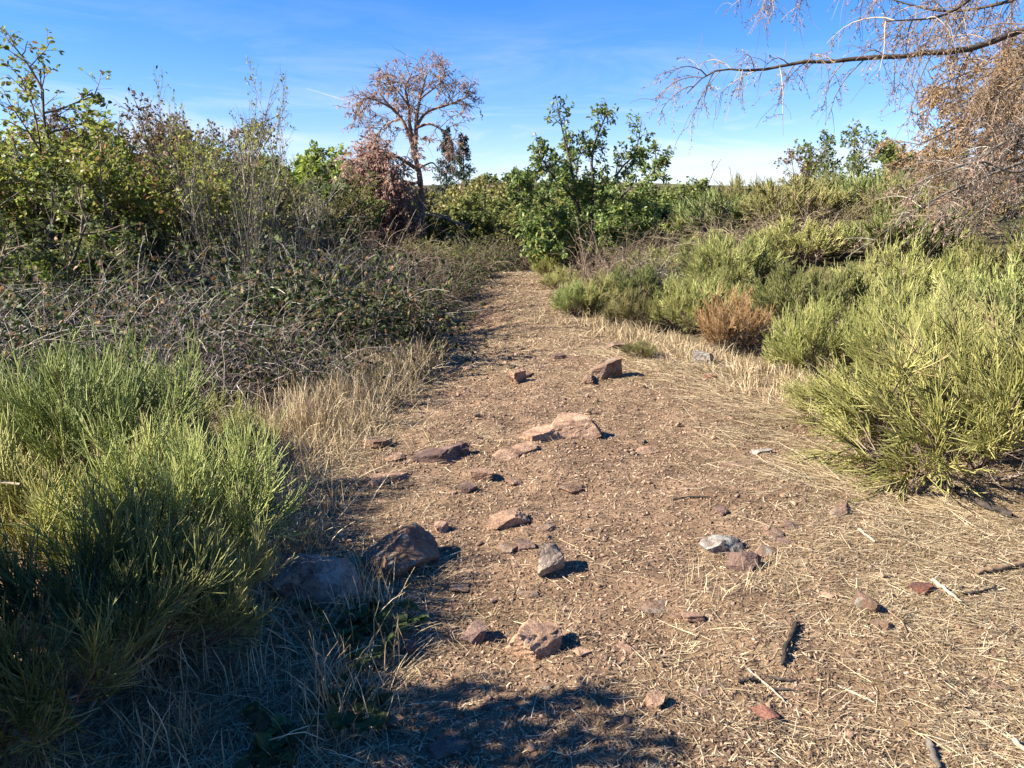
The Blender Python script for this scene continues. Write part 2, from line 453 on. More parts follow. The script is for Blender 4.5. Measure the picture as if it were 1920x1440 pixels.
def sprout(rng, P, n, t0, t1, ang, asd):
    """n children per strand: base point, direction, parent index, t"""
    N, K, _ = P.shape
    pi = np.repeat(np.arange(N), n)
    t = t0 + (t1 - t0) * ((np.tile(np.arange(n), N) + rng.random(N * n)) / n)
    f = np.clip(t * (K - 1), 0, K - 1 - 1e-6); i = f.astype(int); w = (f - i)[:, None]
    base = P[pi, i] * (1 - w) + P[pi, i + 1] * w
    tan = nrm(P[pi, i + 1] - P[pi, i])
    az = nrm(np.cross(tan, nrm(rng.normal(size=tan.shape))))
    a = rad(ang) + rng.normal(size=len(t)) * rad(asd)
    d = tan * np.cos(a)[:, None] + az * np.sin(a)[:, None]
    return base, d, pi, t

def taper(r0, r1, K):
    r0 = np.asarray(r0, float); r1 = np.asarray(r1, float)
    s = np.linspace(0, 1, K)
    return r0[:, None] * (1 - s) + r1[:, None] * s

LEAF2 = (np.array([[0, 0, 0], [.5, -.5, .10], [1, 0, -.05], [.5, .5, .10]]), np.array([[0, 1, 2, 3]]))
LEAF6 = (np.array([[0, 0, 0], [.28, -.36, .07], [.68, -.42, .05], [1, 0, -.14], [.68, .42, .05], [.28, .36, .07], [.5, 0, -.02]]),
         np.array([[0, 1, 6, 5], [1, 2, 3, 6], [6, 3, 4, 5]]))
LEAF8 = (np.array([[0, 0, 0], [.16, -.16, .03], [.42, -.44, .09], [.56, -.33, .05], [.78, -.40, .04], [1, 0, -.16], [.78, .40, .04], [.56, .33, .05], [.42, .44, .09], [.16, .16, .03], [.3, 0, 0], [.6, 0, -.04]]),
         np.array([[0, 1, 10, 9], [1, 2, 3, 10], [9, 10, 7, 8], [10, 3, 11, 7], [3, 4, 5, 11], [11, 5, 6, 7]]))

def leaves(geo, pos, dirn, nor, L, W, rng, tmpl=LEAF2, rnd=None):
    tv, tq = tmpl
    N = len(pos); M = len(tv)
    d = nrm(dirn); s = nrm(np.cross(d, nor)); w = np.cross(s, d)
    L = np.broadcast_to(L, (N,)); W = np.broadcast_to(W, (N,))
    V = (pos[:, None] + d[:, None] * (tv[None, :, 0:1] * L[:, None, None]) + s[:, None] * (tv[None, :, 1:2] * W[:, None, None])
         + w[:, None] * (tv[None, :, 2:3] * L[:, None, None]))
    Q = (tq[None] + (np.arange(N) * M)[:, None, None]).reshape(-1, 4)
    if rnd is None: rnd = rng.random(N)
    geo.add(V.reshape(-1, 3), Q, np.repeat(rnd, M), np.tile(tv[:, 0], N))

def upish(rng, n, up=0.7):
    v = rng.normal(size=(n, 3)); v[:, 2] += up * 2
    return nrm(v)

# ---- object helpers
def tag(o, label=None, cat=None, group=None, kind=None):
    if label: o['label'] = label
    if cat: o['category'] = cat
    if group: o['group'] = group
    if kind: o['kind'] = kind
    return o
def obj(name, me, parent=None, loc=None):
    o = bpy.data.objects.new(name, me); C.objects.link(o)
    if parent: o.parent = parent
    if loc is not None: o.location = loc
    return o
def thing(name, label, cat, loc=(0, 0, 0), rz=0.0, sc=(1, 1, 1), group=None, tilt=(0, 0)):
    o = bpy.data.objects.new(name, None); C.objects.link(o)
    o.empty_display_size = 0.1
    o.location = [float(a) for a in loc]; o.rotation_euler = (tilt[0], tilt[1], rz); o.scale = sc
    return tag(o, label, cat, group)
def plant(name, parts, label, cat, loc, rz=0.0, sc=(1, 1, 1), group=None, tilt=(0, 0)):
    """parts: list of (part name, shared mesh[, material override])"""
    t = thing(name, label, cat, loc, rz, sc, group, tilt)
    for p in parts:
        o = obj(p[0], p[1], t)
        if len(p) > 2:
            o.material_slots[0].link = 'OBJECT'; o.material_slots[0].material = MATS[p[2]]
    return t
def ground_loc(x, y, dz=-0.03):
    return (x, y, float(terrain(x, y)) + dz)

# ------------------------------------------------------------------ the ground and the trail
def axis(fine0, fine1, step, lo, hi, g=1.09):
    a = list(np.arange(fine0, fine1 + 1e-6, step))
    s = step; v = fine1
    while v < hi: s *= g; v += s; a.append(v)
    s = step; v = fine0
    while v > lo: s *= g; v -= s; a.insert(0, v)
    return np.array(a)
gx = axis(-2.6, 3.6, 0.026, -1400, 1400)
gy = axis(1.3, 8.5, 0.028, -300, 2000, 1.06)
X, Y = np.meshgrid(gx, gy)
Z = terrain(X, Y)
V = np.stack([X, Y, Z], -1).reshape(-1, 3)
ny, nx = X.shape
ii = np.arange(nx * ny).reshape(ny, nx)
Q = np.stack([ii[:-1, :-1], ii[:-1, 1:], ii[1:, 1:], ii[1:, :-1]], -1).reshape(-1, 4)
cx = V[Q].mean(1)
wob = 0.25 * vnoise(cx[:, 0], cx[:, 1], 0.5, 21)
inpath = (np.abs(cx[:, 0] - path_x(cx[:, 1])) < path_w(cx[:, 1]) + wob) & (cx[:, 1] > -2) & (cx[:, 1] < 24)
straw_v = straw_amount(V[:, 0], V[:, 1])
dxv = np.abs(V[:, 0] - path_x(V[:, 1])) - path_w(V[:, 1])
veg_v = np.clip(sstep(0.2, 1.3, dxv + 0.5 * vnoise(V[:, 0], V[:, 1], 0.6, 22)) * sstep(4.0, 7, V[:, 1]) * 0.9 + sstep(22, 30, np.hypot(V[:, 0], V[:, 1])), 0, 1)
def sheet(name, faces):
    used, inv = np.unique(faces, return_inverse=True)
    q = inv.reshape(-1, 4)
    me = bpy.data.meshes.new(name)
    vv = V[used].astype(np.float32)
    me.vertices.add(len(vv)); me.vertices.foreach_set('co', vv.ravel())
    me.loops.add(q.size); me.loops.foreach_set('vertex_index', q.ravel().astype(np.int32))
    me.polygons.add(len(q)); me.polygons.foreach_set('loop_start', (np.arange(len(q)) * 4).astype(np.int32))
    me.polygons.foreach_set('use_smooth', np.ones(len(q), bool))
    for nm, arr in (('straw', straw_v), ('veg', veg_v)):
        a = me.attributes.new(nm, 'FLOAT', 'POINT'); a.data.foreach_set('value', arr[used].astype(np.float32))
    me.update(); me.materials.append(MATS['soil'])
    return obj(name, me)
tag(sheet('ground', Q[~inpath]), kind='structure')
tag(sheet('path', Q[inpath]), kind='structure')

# ------------------------------------------------------------------ broom
def make_broom(seed, n0=10, n1=6, n2=9, n3=4, h=1.0, spread=(5, 42), lean=(0, 0, 0), rr=1.0, up=0.9, K3=3, sl=1.0):
    rng = np.random.default_rng(seed)
    gw, gg = Geo(), Geo()
    a = np.arange(n0) * 2.4 + rng.random(n0) * .6
    tl = np.radians(spread[0] + (spread[1] - spread[0]) * np.sqrt((np.arange(n0) + rng.random(n0)) / n0))
    p0 = np.stack([np.cos(a) * .08, np.sin(a) * .08, -0.03 + 0 * a], -1)
    d0 = np.stack([np.cos(a) * np.sin(tl), np.sin(a) * np.sin(tl), np.cos(tl)], -1)
    lean = np.asarray(lean, float)
    P0 = strands(rng, p0, d0, h * (0.45 + 0.22 * rng.random(n0)), 6, lean + [0, 0, up * .25], 0.08)
    tubes(gw, P0, taper(np.full(n0, .011 * rr), np.full(n0, .005 * rr), 6), rng, 4)
    b, d, pi, t = sprout(rng, P0, n1, .45, 1.0, 32, 12)
    P1 = strands(rng, b, d, h * (0.27 - 0.07 * t) * (0.6 + 0.8 * rng.random(len(t))), 5, lean + [0, 0, up * .8], 0.06)
    tubes(gw, P1, taper(np.full(len(b), .0055 * rr), np.full(len(b), .003 * rr), 5), rng, 3)
    b, d, pi, t = sprout(rng, P1, n2, .2, 1.0, 22, 8)
    P2 = strands(rng, b, d, sl * h * 0.25 * (0.35 + 1.0 * rng.random(len(t)) ** 1.3), 4, lean + [0, 0, up * .55], 0.055)
    clump = rng.random(len(P1))
    rn2 = np.clip(0.5 * clump[pi] + 0.5 * rng.random(len(t)), 0, 1)
    z = P2[:, 0, 2] / h
    tubes(gg, P2, taper(np.full(len(b), .0030 * rr), np.full(len(b), .0019 * rr), 4), rng, 3, rn2, z, z + .45)
    b, d, pi, t = sprout(rng, P2, n3, .1, .9, 21, 7)
    P3 = strands(rng, b, d, sl * h * 0.10 * (0.5 + 0.9 * rng.random(len(t))), K3, lean + [0, 0, up * .4], 0.06)
    z = P3[:, 0, 2] / h
    tubes(gg, P3, taper(np.full(len(b), .0025 * rr), np.full(len(b), .0016 * rr), K3), rng, 3, np.clip(rn2[pi] + 0.25 * (rng.random(len(t)) - .3), 0, 1), z + .1, z + .45)
    # dry inner twigs
    b, d, pi, t = sprout(rng, P0, 30, .03, .85, 50, 20)
    Pd = strands(rng, b, d, h * .22 * (0.5 + rng.random(len(t))), 4, (0, 0, .2), 0.15)
    tubes(gw, Pd, taper(np.full(len(b), .0022 * rr), np.full(len(b), .001 * rr), 4), rng, 3)
    return [('woody_stems', gw.mesh('woody_stems', 'broom_wood')), ('green_twigs', gg.mesh('green_twigs', 'broom'))]

B_near = make_broom(1, 14, 8, 10, 5, 1.0, (4, 44))
B_near2 = make_broom(2, 13, 8, 10, 5, 1.0, (8, 55))
B_mid = make_broom(3, 22, 11, 11, 4, 1.0, (5, 68), rr=1.25, up=.7, sl=.58)
B_mid2 = make_broom(4, 20, 10, 10, 4, 1.0, (5, 70), rr=1.25, up=.65, sl=.64)
B_far = make_broom(5, 22, 10, 8, 4, 1.0, (5, 70), rr=1.8, up=.7, sl=.62)
B_lean = make_broom(6, 14, 7, 10, 5, 1.0, (10, 72), lean=(-.40, -.15, -.05), rr=1.2, up=.45)
def recol(parts, m): return [parts[0], (parts[1][0], parts[1][1], m)]

def broom(parts, x, y, hgt, wid, label, group, rz=0.0, mat=None, tilt=(0, 0), dz=-0.02, name='broom_bush'):
    if mat: parts = recol(parts, mat)
    return plant(name, parts, label, 'bush', ground_loc(x, y, dz), rz, (wid, wid, hgt), group, tilt)

GL, GR, GRG = 'green broom bushes left of the trail', 'broom bushes on the right bank', 'broom bushes along the far ridge'
broom(B_near, -1.38, 2.9, .86, .72, 'green broom bush leaning over the grey lichened boulder by the shaded trail edge', GL, .4)
broom(B_near, -2.25, 3.85, 1.06, 1.0, 'tallest green broom bush at the left edge, in front of the brambles', GL, 2.0)
broom(B_near2, -1.22, 2.5, .56, .55, 'low green broom bush with reddish brown bare stems, left of the bone-white stick', GL, .2)
broom(B_near2, -1.48, 2.15, .80, .80, 'green broom bush in the bottom left corner with bare stems below', GL, 1.1)
broom(B_near2, -1.95, 3.15, .86, .95, 'green broom bush in the middle of the left clump, behind the corner bush', GL, 3.6)
broom(B_near2, -2.05, 4.6, .62, .6, 'small grey-green broom bush at the back of the left clump, beside dead bramble canes', GL, 5.0)
broom(B_near2, -2.0, .85, 1.15, .95, 'broom bush below the left corner of the view, shading the foreground litter', GL, 2.6)
broom(B_near, -2.25, 1.65, 1.15, .9, 'broom bush just outside the lower left edge, shading the foreground', GL, 4.1)

broom(B_lean, 2.80, 4.5, 1.18, 1.12, 'yellow-green broom bush drooping over the trail at the right edge, nearest on that side', GR, 0.1, 'broom_yellow')
broom(B_lean, 3.45, 5.0, 1.38, 1.1, 'pale broom bush behind the drooping one at the right edge', GR, -.2, 'broom_yellow')
broom(B_lean, 2.75, 5.75, .62, .72, 'low sprawling broom bush reaching across flattened straw', GR, .2)
broom(B_near2, 3.65, 6.3, 1.1, 1.0, 'broom bush with dark stems right of the flattened straw', GR, 1.0)
broom(B_mid, 3.02, 7.3, 1.0, .68, 'narrow yellow-tipped broom bush with one pale bare stem at the straw edge', GR, 2.2, 'broom_yellow')
broom(B_mid, 4.15, 7.6, 1.22, 1.02, 'rounded bright green broom bush in the middle of the right bank', GR, 3.0)
broom(B_mid2, 5.2, 7.5, 1.55, 1.15, 'tall olive broom bush on the right edge below the grey dead boughs', GR, 4.4)
broom(B_mid, 3.75, 9.4, 1.20, 1.1, 'wide fresh green broom bush behind the rusty brown one', GR, .6)
broom(B_mid2, 5.0, 9.6, 1.28, 1.1, 'bushy broom under the tip of the fallen grey bough', GR, 1.7)
broom(B_mid, 6.3, 9.3, 1.45, 1.2, 'large olive broom at the right edge below the tan dead conifer', GR, 5.2)
broom(B_mid, 3.45, 11.8, 1.25, 1.1, 'domed green broom bush in the second row, above the rusty brown one', GR, 2.9)
broom(B_mid, 2.52, 10.2, 1.0, .85, 'green broom bush left of the rusty brown one', GR, 3.7)
broom(B_mid2, 2.62, 8.75, .98, .6, 'rusty brown dead broom bush on the right bank', 'dead broom', .3, 'broom_dead', name='dead_broom_bush')
broom(B_mid2, 1.35, 11.7, .82, .72, 'grey-green broom bush in front of the dead brushwood heap', GR, 4.8)
broom(B_mid2, 1.78, 10.7, .72, .62, 'low grey-green broom bush on the right verge beyond the stones', GR, 1.4)
broom(B_mid2, .92, 13.7, .6, .5, 'small broom bush narrowing the trail below the upright yellow-green one', GR, 3.9)
broom(B_mid, 1.0, 11.6, .68, .55, 'small broom tuft where the trail narrows', GR, 2.4)
broom(B_mid, 0.72, 15.6, .78, .45, 'upright yellow-green broom bush at the far bend of the trail', GR, .9, 'broom_yellow')
broom(B_mid, 3.3, 13.9, .72, .45, 'small pale broom bush alone before the dark brushwood', GR, 3.3)
broom(B_near2, 1.42, 8.15, .24, .30, 'tiny broom sprig on the bare right side of the trail', GR, 1.2)
broom(B_mid, 1.95, 12.1, .85, .75, 'olive broom bush right of the grey-green one before the brushwood', GR, .3)
broom(B_mid2, 2.95, 11.0, .9, .8, 'broom bush filling the gap above the bush left of the rusty one', GR, 5.7)
broom(B_far, 2.5, 13.3, .85, .8, 'pale broom bush behind the brushwood heap', GR, 4.0)
broom(B_far, 4.7, 12.3, 1.0, 1.0, 'broom bush tucked behind the fresh green ones on the bank', GR, 2.1)
broom(B_far, 6.0, 11.6, 1.3, 1.2, 'broom bush behind the tall olive one on the right bank', GR, .2)
for i, (x, y, hh, ww, lb) in enumerate([
        (3.3, 16.2, 1.0, 1.0, 'leftmost broom bush on the far ridge, beside the leafy young oak'),
        (4.25, 15.6, 1.15, 1.0, 'ridge broom bush right of the thin bare stalk'),
        (5.1, 16.6, 1.40, .8, 'taller brownish broom bush standing out of the far ridge'),
        (5.4, 14.6, 1.1, 1.1, 'ridge broom bush above the dark brushwood'),
        (6.2, 16.2, 1.25, 1.2, 'wide ridge broom bush left of the birch'),
        (7.2, 15.6, 1.25, 1.2, 'ridge broom bush under the birch'),
        (8.2, 16.2, 1.3, 1.2, 'ridge broom bush right of the birch'),
        (7.0, 13.4, 1.1, 1.1, 'ridge broom bush above the fallen grey bough'),
        (9.2, 15.4, 1.3, 1.2, 'rightmost broom bush on the ridge, before the dead conifer')]):
    broom(B_far, x, y, hh * 1.22, ww * 1.3, lb, GRG, i * 1.3)
broom(B_far, -2.0, 16.3, .85, .95, 'rounded pale green broom mound left of the trail bend', 'broom left of the trail bend', .5)
broom(B_far, -1.2, 17.6, .7, .6, 'smaller broom mound behind the pale one left of the trail bend', 'broom left of the trail bend', 1.9)
broom(B_far, 5.6, 13.6, .35, .25, 'small rust red dead broom clump on the right bank', 'dead broom', 1.9, 'broom_dead', name='dead_broom_bush')
print('broom', time.time() - T0)

# ------------------------------------------------------------------ brambles and brushwood
def make_bramble(seed, n_cane=420, n_leaf=5200, cane_mat='grey_twig', leaf_mat='bramble_leaf', leaf=0.05, h=1.0, rr=1.0, dome=True):
    rng = np.random.default_rng(seed)
    gc, gl = Geo(), Geo()
    a = rng.random(n_cane) * 2 * PI; r = np.sqrt(rng.random(n_cane)) * 0.75
    p0 = np.stack([np.cos(a) * r, np.sin(a) * r, -.03 + .45 * rng.random(n_cane) ** 2 * (1 - r)], -1)
    a2 = rng.random(n_cane) * 2 * PI; tl = rng.random(n_cane) * 1.1
    d0 = np.stack([np.cos(a2) * np.sin(tl), np.sin(a2) * np.sin(tl), np.cos(tl)], -1)
    L = h * (0.65 + 0.75 * rng.random(n_cane))
    P = strands(rng, p0, d0, L, 9, (0, 0, -1.7), 0.11)
    P[:, :, 2] = np.maximum(P[:, :, 2], 0.005)
    tubes(gc, P, taper(np.full(n_cane, .0042 * rr), np.full(n_cane, .0018 * rr), 9), rng, 3)
    nb = 9
    a = rng.random(nb) * 2 * PI; r = np.sqrt(rng.random(nb)) * .6
    pb = np.stack([np.cos(a) * r, np.sin(a) * r, .15 + .3 * rng.random(nb)], -1)
    a = rng.random(nb) * 2 * PI; tb = .3 + .8 * rng.random(nb)
    db = np.stack([np.cos(a) * np.sin(tb), np.sin(a) * np.sin(tb), np.cos(tb)], -1)
    Pb = strands(rng, pb, db, h * (.8 + .6 * rng.random(nb)), 12, (0, 0, -1.7), .13)
    Pb[:, :, 2] = np.maximum(Pb[:, :, 2], 0.01)
    tubes(gc, Pb, taper(np.full(nb, .0062 * rr), np.full(nb, .003 * rr), 12), rng, 4, .72 + .28 * rng.random(nb))
    b, d, pi, t = sprout(rng, P, 3, .15, 1, 50, 20)
    P2 = strands(rng, b, d, h * .24 * (0.4 + rng.random(len(t))), 5, (0, 0, -.3), 0.16)
    P2[:, :, 2] = np.maximum(P2[:, :, 2], 0.005)
    tubes(gc, P2, taper(np.full(len(b), .0022 * rr), np.full(len(b), .001 * rr), 5), rng, 3)
    parts = [('canes', gc.mesh('canes', cane_mat))]
    if n_leaf:
        allP = np.concatenate([P[:, 2:].reshape(-1, 3), P2.reshape(-1, 3)])
        k = rng.integers(0, len(allP), n_leaf // 3)
        base = allP[k] + rng.normal(size=(len(k), 3)) * .012
        main = nrm(rng.normal(size=(len(k), 3)) + [0, 0, .1])
        nr = upish(rng, len(k), .9)
        rn = rng.random(len(k))
        side = nrm(np.cross(main, nr))
        for s, f in ((-.9, .8), (0, 1.0), (.9, .8)):           # three leaflets
            dd = nrm(main + side * s - [0, 0, .15])
            ll = leaf * f * (0.7 + 0.6 * rng.random(len(k)))
            leaves(gl, base, dd, nr, ll, ll * .72, rng, LEAF6, rn)
        parts.append(('foliage', gl.mesh('foliage', leaf_mat)))
    return parts

M_a = make_bramble(11, 170, 9000, 'grey_twig')
M_b = make_bramble(12, 240, 5400)
M_dead = make_bramble(13, 330, 2100, 'grey_twig', h=.95)
M_deadbrown = make_bramble(14, 330, 2400, 'brown_twig', 'dry_leaf', leaf=.04, rr=1.3)
M_far = make_bramble(15, 300, 4200, 'brown_twig', 'olive_leaf', leaf=.065, rr=1.6)

GB = 'brambles left of the trail'
for i, (pr, x, y, s, z, lb) in enumerate([
        (M_b, -1.85, 6.5, .70, .62, 'low mixed bramble tangle beside the tall dry grass'),
        (M_a, -1.45, 8.2, .85, .95, 'dark leafy bramble mound overhanging the trail'),
        (M_b, -2.7, 6.9, .95, .85, 'bramble tangle with arching bare canes behind the left broom'),
        (M_dead, -2.6, 6.3, .80, .70, 'heap of grey dead canes at the foot of the brambles'),
        (M_a, -2.6, 8.3, 1.1, 1.05, 'dense dark bramble in the middle of the left thicket'),
        (M_dead, -3.7, 7.3, 1.0, .95, 'grey leafless bramble above the tallest left broom'),
        (M_b, -4.2, 6.5, 1.05, .95, 'bramble with scattered leaves at the left edge'),
        (M_a, -4.9, 8.0, 1.1, 1.1, 'shaded bramble mound at the left edge under the dark tree'),
        (M_dead, -5.6, 7.4, 1.1, 1.0, 'dead cane thicket outside the left edge, beside the shaded bramble'),
        (M_b, -3.8, 9.3, 1.2, 1.15, 'tall bramble under the bare grey shrub'),
        (M_dead, -2.9, 9.7, 1.15, 1.2, 'pale dead canes crowding the foot of the bare grey shrub'),
        (M_a, -1.75, 9.9, .9, .9, 'bramble mound by the narrow part of the trail'),
        (M_dead, -2.4, 11.4, 1.1, 1.1, 'grey twiggy bramble behind the trailside mound'),
        (M_deadbrown, -1.55, 12.0, .85, .85, 'brownish bramble mound on the shaded left verge'),
        (M_deadbrown, -2.3, 13.6, 1.0, .95, 'brown bramble mound before the pale broom'),
        (M_a, -1.15, 13.0, .55, .55, 'small dark bramble creeping onto the trail from the shaded left verge'),
        (M_far, -.85, 15.4, .5, .55, 'small olive bramble pinching the trail below the bend'),
        (M_far, -1.15, 14.2, .6, .6, 'low olive bramble on the left verge near the bend'),
        (M_deadbrown, -3.7, 13.0, 1.2, 1.2, 'brown bramble mass behind the bare grey shrub'),
        (M_far, -5.4, 10.4, 1.3, 1.3, 'olive bramble below the yellow-green young tree'),
        (M_dead, -4.6, 11.3, 1.2, 1.3, 'grey dead thicket below the yellow-green shrubs'),
        (M_far, -0.9, 17.5, .7, .75, 'olive bramble at the far left end of the trail'),
        (M_a, -0.35, 18.6, .6, .7, 'dark bramble at the bend behind the pale broom'),
        (M_deadbrown, .2, 20.0, .9, .8, 'brown bramble closing the view at the end of the trail')]):
    plant('bramble_bush', pr, lb, 'bramble', ground_loc(x, y), i * 1.7, (s, s, z), GB)
GD = 'dead brushwood on the right bank'
for i, (pr, x, y, s, z, lb) in enumerate([
        (M_deadbrown, 1.75, 13.2, .8, .95, 'grey-brown dead brushwood heap right of the oak'),
        (M_dead, 2.35, 12.7, .7, .75, 'grey dead twigs behind the low broom on the verge'),
        (M_deadbrown, 3.0, 14.2, 1.1, .70, 'dark brushwood at the foot of the ridge, below the leftmost ridge broom'),
        (M_deadbrown, 4.2, 13.7, 1.1, .68, 'brown brushwood behind the domed green broom'),
        (M_deadbrown, 5.5, 13.3, 1.1, .68, 'brown brushwood around the rust red clump'),
        (M_deadbrown, 6.8, 12.6, 1.1, .68, 'brushwood under the fallen grey bough'),
        (M_deadbrown, 2.85, 8.9, .55, .40, 'dry brown twigs under the rusty broom bush'),
        (M_dead, 3.45, 8.3, .55, .45, 'grey dry twigs right of the rusty broom bush'),
        (M_deadbrown, 3.2, 5.5, .55, .35, 'dry twigs under the drooping broom on the right')]):
    plant('dead_brushwood', pr, lb, 'brushwood', ground_loc(x, y), i * 2.3 + .4, (s, s, z), GD)
# small shaded bramble sprigs in the foreground
def make_sprig(seed):
    rng = np.random.default_rng(seed)
    gc, gl = Geo(), Geo()
    P = strands(rng, np.zeros((4, 3)) + [0, 0, .01], np.array([[1, .2, .5], [-.8, .5, .45], [.2, -1, .4], [.6, .8, .5]]), np.array([.3, .24, .2, .2]), 7, (0, 0, -.9), .1)
    P[:, :, 2] = np.maximum(P[:, :, 2], .012)
    tubes(gc, P, taper(np.full(4, .0022), np.full(4, .001), 7), rng, 4)
    base = P[:, 1:].reshape(-1, 3); base = np.repeat(base, 2, 0)
    main = nrm(rng.normal(size=base.shape) * [1, 1, .3]); nr = upish(rng, len(base), 1.6)
    side = nrm(np.cross(main, nr)); rn = rng.random(len(base)) * .8
    for s, f in ((-.9, .8), (0, 1.), (.9, .8)):
        ll = .05 * f * (.7 + .6 * rng.random(len(base)))
        leaves(gl, base + [0, 0, .02], main + side * s, nr, ll, ll * .75, rng, LEAF8, rn)
    return [('stems', gc.mesh('stems', 'brown_twig')), ('foliage', gl.mesh('foliage', 'bramble_leaf'))]
S1 = make_sprig(21)
for px, py, s, rz, lb in ((650, 1190, 1.0, .3, 'small bramble sprig in the shade below the two boulders'),
                          (735, 1195, .8, 2.3, 'small bramble sprig in the shade left of the dark half-buried stone'),
                          (540, 1400, 1.1, 4.0, 'small bramble sprig with broad leaves at the bottom edge'),
                          (650, 1310, .8, 5.2, 'faint bramble sprig in deep shade between the two lower ones'),
                          (475, 850, 1.3, 1.0, 'leafy bramble runner on dry grass behind the left broom')):
    plant('bramble_sprig', S1, lb, 'plant', gp(px, py), rz, (s, s, s), 'small bramble sprigs near the trail')
print('bramble', time.time() - T0)

# ------------------------------------------------------------------ trees
def limb_mesh(paths, K=14):
    """paths: list of (points, r0, r1) -> resampled smooth limbs (N,K,3),(N,K)"""
    Ps, Rs = [], []
    for pts, r0, r1 in paths:
        pts = np.asarray(pts, float)
        # Catmull-Rom through the points
        q = np.concatenate([[2 * pts[0] - pts[1]], pts, [2 * pts[-1] - pts[-2]]])
        out = []
        m = len(pts) - 1
        for s in np.linspace(0, m - 1e-6, K):
            i = int(s); t = s - i
            a, b, c, d = q[i], q[i + 1], q[i + 2], q[i + 3]
            out.append(.5 * (2 * b + (c - a) * t + (2 * a - 5 * b + 4 * c - d) * t * t + (3 * b - a - 3 * c + d) * t ** 3))
        Ps.append(out); Rs.append(np.linspace(r0, r1, K))
    return np.array(Ps), np.array(Rs)

def make_shrub(seed, H=3.0, n0=5, spread=25, lv=((7, 45, .42), (6, 45, .5), (5, 45, .5)), leaf=0.05, per=4, leaf_mat='olive_leaf', bark='dark_bark',
               up=.35, rr=1.0, t0=.25, lw=.6, tmpl=LEAF2, twig='brown_twig', bend=0.09, leaf_from=0.2, leafy=1.0, drop=-.1):
    """bushy tree: several trunks, branches, twigs and leaves; branches = one part, foliage = another"""
    rng = np.random.default_rng(seed)
    gt, gb, gl = Geo(), Geo(), Geo()
    a = np.arange(n0) * 2 * PI / n0 + rng.random(n0); tl = np.radians(spread) * (.25 + .9 * rng.random(n0))
    if n0 == 1: tl = tl * .2
    p0 = np.stack([np.cos(a) * .02 * n0, np.sin(a) * .02 * n0, 0 * a - .05], -1)
    d0 = np.stack([np.cos(a) * np.sin(tl), np.sin(a) * np.sin(tl), np.cos(tl)], -1)
    L0 = H * (0.72 + 0.25 * rng.random(n0))
    P = strands(rng, p0, d0, L0, 9, (0, 0, up), bend)
    tubes(gt, P, taper(np.full(n0, .016 * H * rr), np.full(n0, .0035 * H * rr), 9), rng, 6)
    cur = P; Ls = L0; r = .007 * H * rr
    lst = []
    for li, (n, ang, ratio) in enumerate(lv):
        b, d, pi, t = sprout(rng, cur, n, t0 if li == 0 else .2, 1.0, ang, 14)
        Ls = Ls[pi] * ratio * (1.15 - .6 * t if li == 0 else 1.1 - .4 * t) * (.7 + .6 * rng.random(len(t)))
        K = 6 if li == 0 else 4
        cur = strands(rng, b, d, Ls, K, (0, 0, up * .8 if li < 2 else drop), bend * 1.2)
        tubes(gb, cur, taper(np.full(len(b), r), np.full(len(b), r * .4), K), rng, 3)
        r *= .48
        lst.append(cur)
    parts = [('trunk', gt.mesh('trunk', bark)), ('branches', gb.mesh('branches', twig))]
    if per:
        b, d, pi, t = sprout(rng, cur, per, leaf_from, 1.0, 55, 20)
        if leafy < 1:
            # leaves thin out in whole sprays
            keep = rng.random(len(cur))[pi] < leafy
            b, d = b[keep], d[keep]
        b = b + rng.normal(size=b.shape) * leaf * .25
        ll = leaf * (.65 + .7 * rng.random(len(b)))
        nr = upish(rng, len(b), .6)
        leaves(gl, b, d + [0, 0, -.15], nr, ll, ll * lw, rng, tmpl)
        parts.append(('foliage', gl.mesh('foliage', leaf_mat)))
    return parts

# --- left side shrubs and young trees
T_oak = make_shrub(31, 3.9, 3, 16, ((14, 48, .36), (6, 45, .5), (4, 45, .55)), .085, 6, 'yellow_green_leaf', 'dark_bark', .3, .8, .15, .6, LEAF6, leafy=.85)
T_olive = make_shrub(32, 2.8, 6, 38, ((10, 45, .42), (6, 45, .5), (4, 45, .55)), .068, 7, 'yellow_green_leaf', 'grey_bark', .3, .8, .1, .62)
T_green = make_shrub(33, 3.0, 5, 40, ((10, 45, .45), (6, 45, .5), (5, 45, .55)), .095, 7, 'fresh_leaf', 'dark_bark', .25, .8, .1, .65)
T_bare = make_shrub(34, 3.2, 9, 26, ((11, 28, .32), (6, 32, .5), (4, 36, .55)), .05, 3, 'olive_leaf', 'grey_bark', .5, .36, .12, .6, twig='grey_twig', bend=.08, leafy=.25)
T_dead = make_shrub(35, 2.8, 8, 30, ((9, 28, .42), (7, 30, .5), (5, 32, .5)), .06, 3, 'autumn_leaf', 'grey_bark', .4, .6, .15, .6, twig='brown_twig', leafy=.55)
T_dark = make_shrub(36, 3.4, 4, 35, ((11, 50, .42), (6, 48, .5), (4, 45, .55)), .075, 5, 'dark_leaf', 'dark_bark', .2, 1.0, .1, .6, leafy=.7)
T_bush = make_shrub(37, 2.6, 7, 52, ((9, 45, .5), (6, 45, .5), (5, 45, .55)), .105, 7, 'olive_leaf', 'dark_bark', .25, .8, .1, .65)
T_bush2 = make_shrub(38, 3.6, 4, 30, ((13, 50, .42), (7, 45, .48), (5, 45, .5)), .13, 6, 'dark_leaf', 'dark_bark', .25, .9, .1, .65)
T_birch = make_shrub(39, 2.6, 4, 20, ((9, 36, .34), (6, 36, .5), (3, 40, .55)), .075, 6, 'oak_leaf', 'grey_bark', .35, .6, .2, .65, twig='grey_twig', leafy=.75)

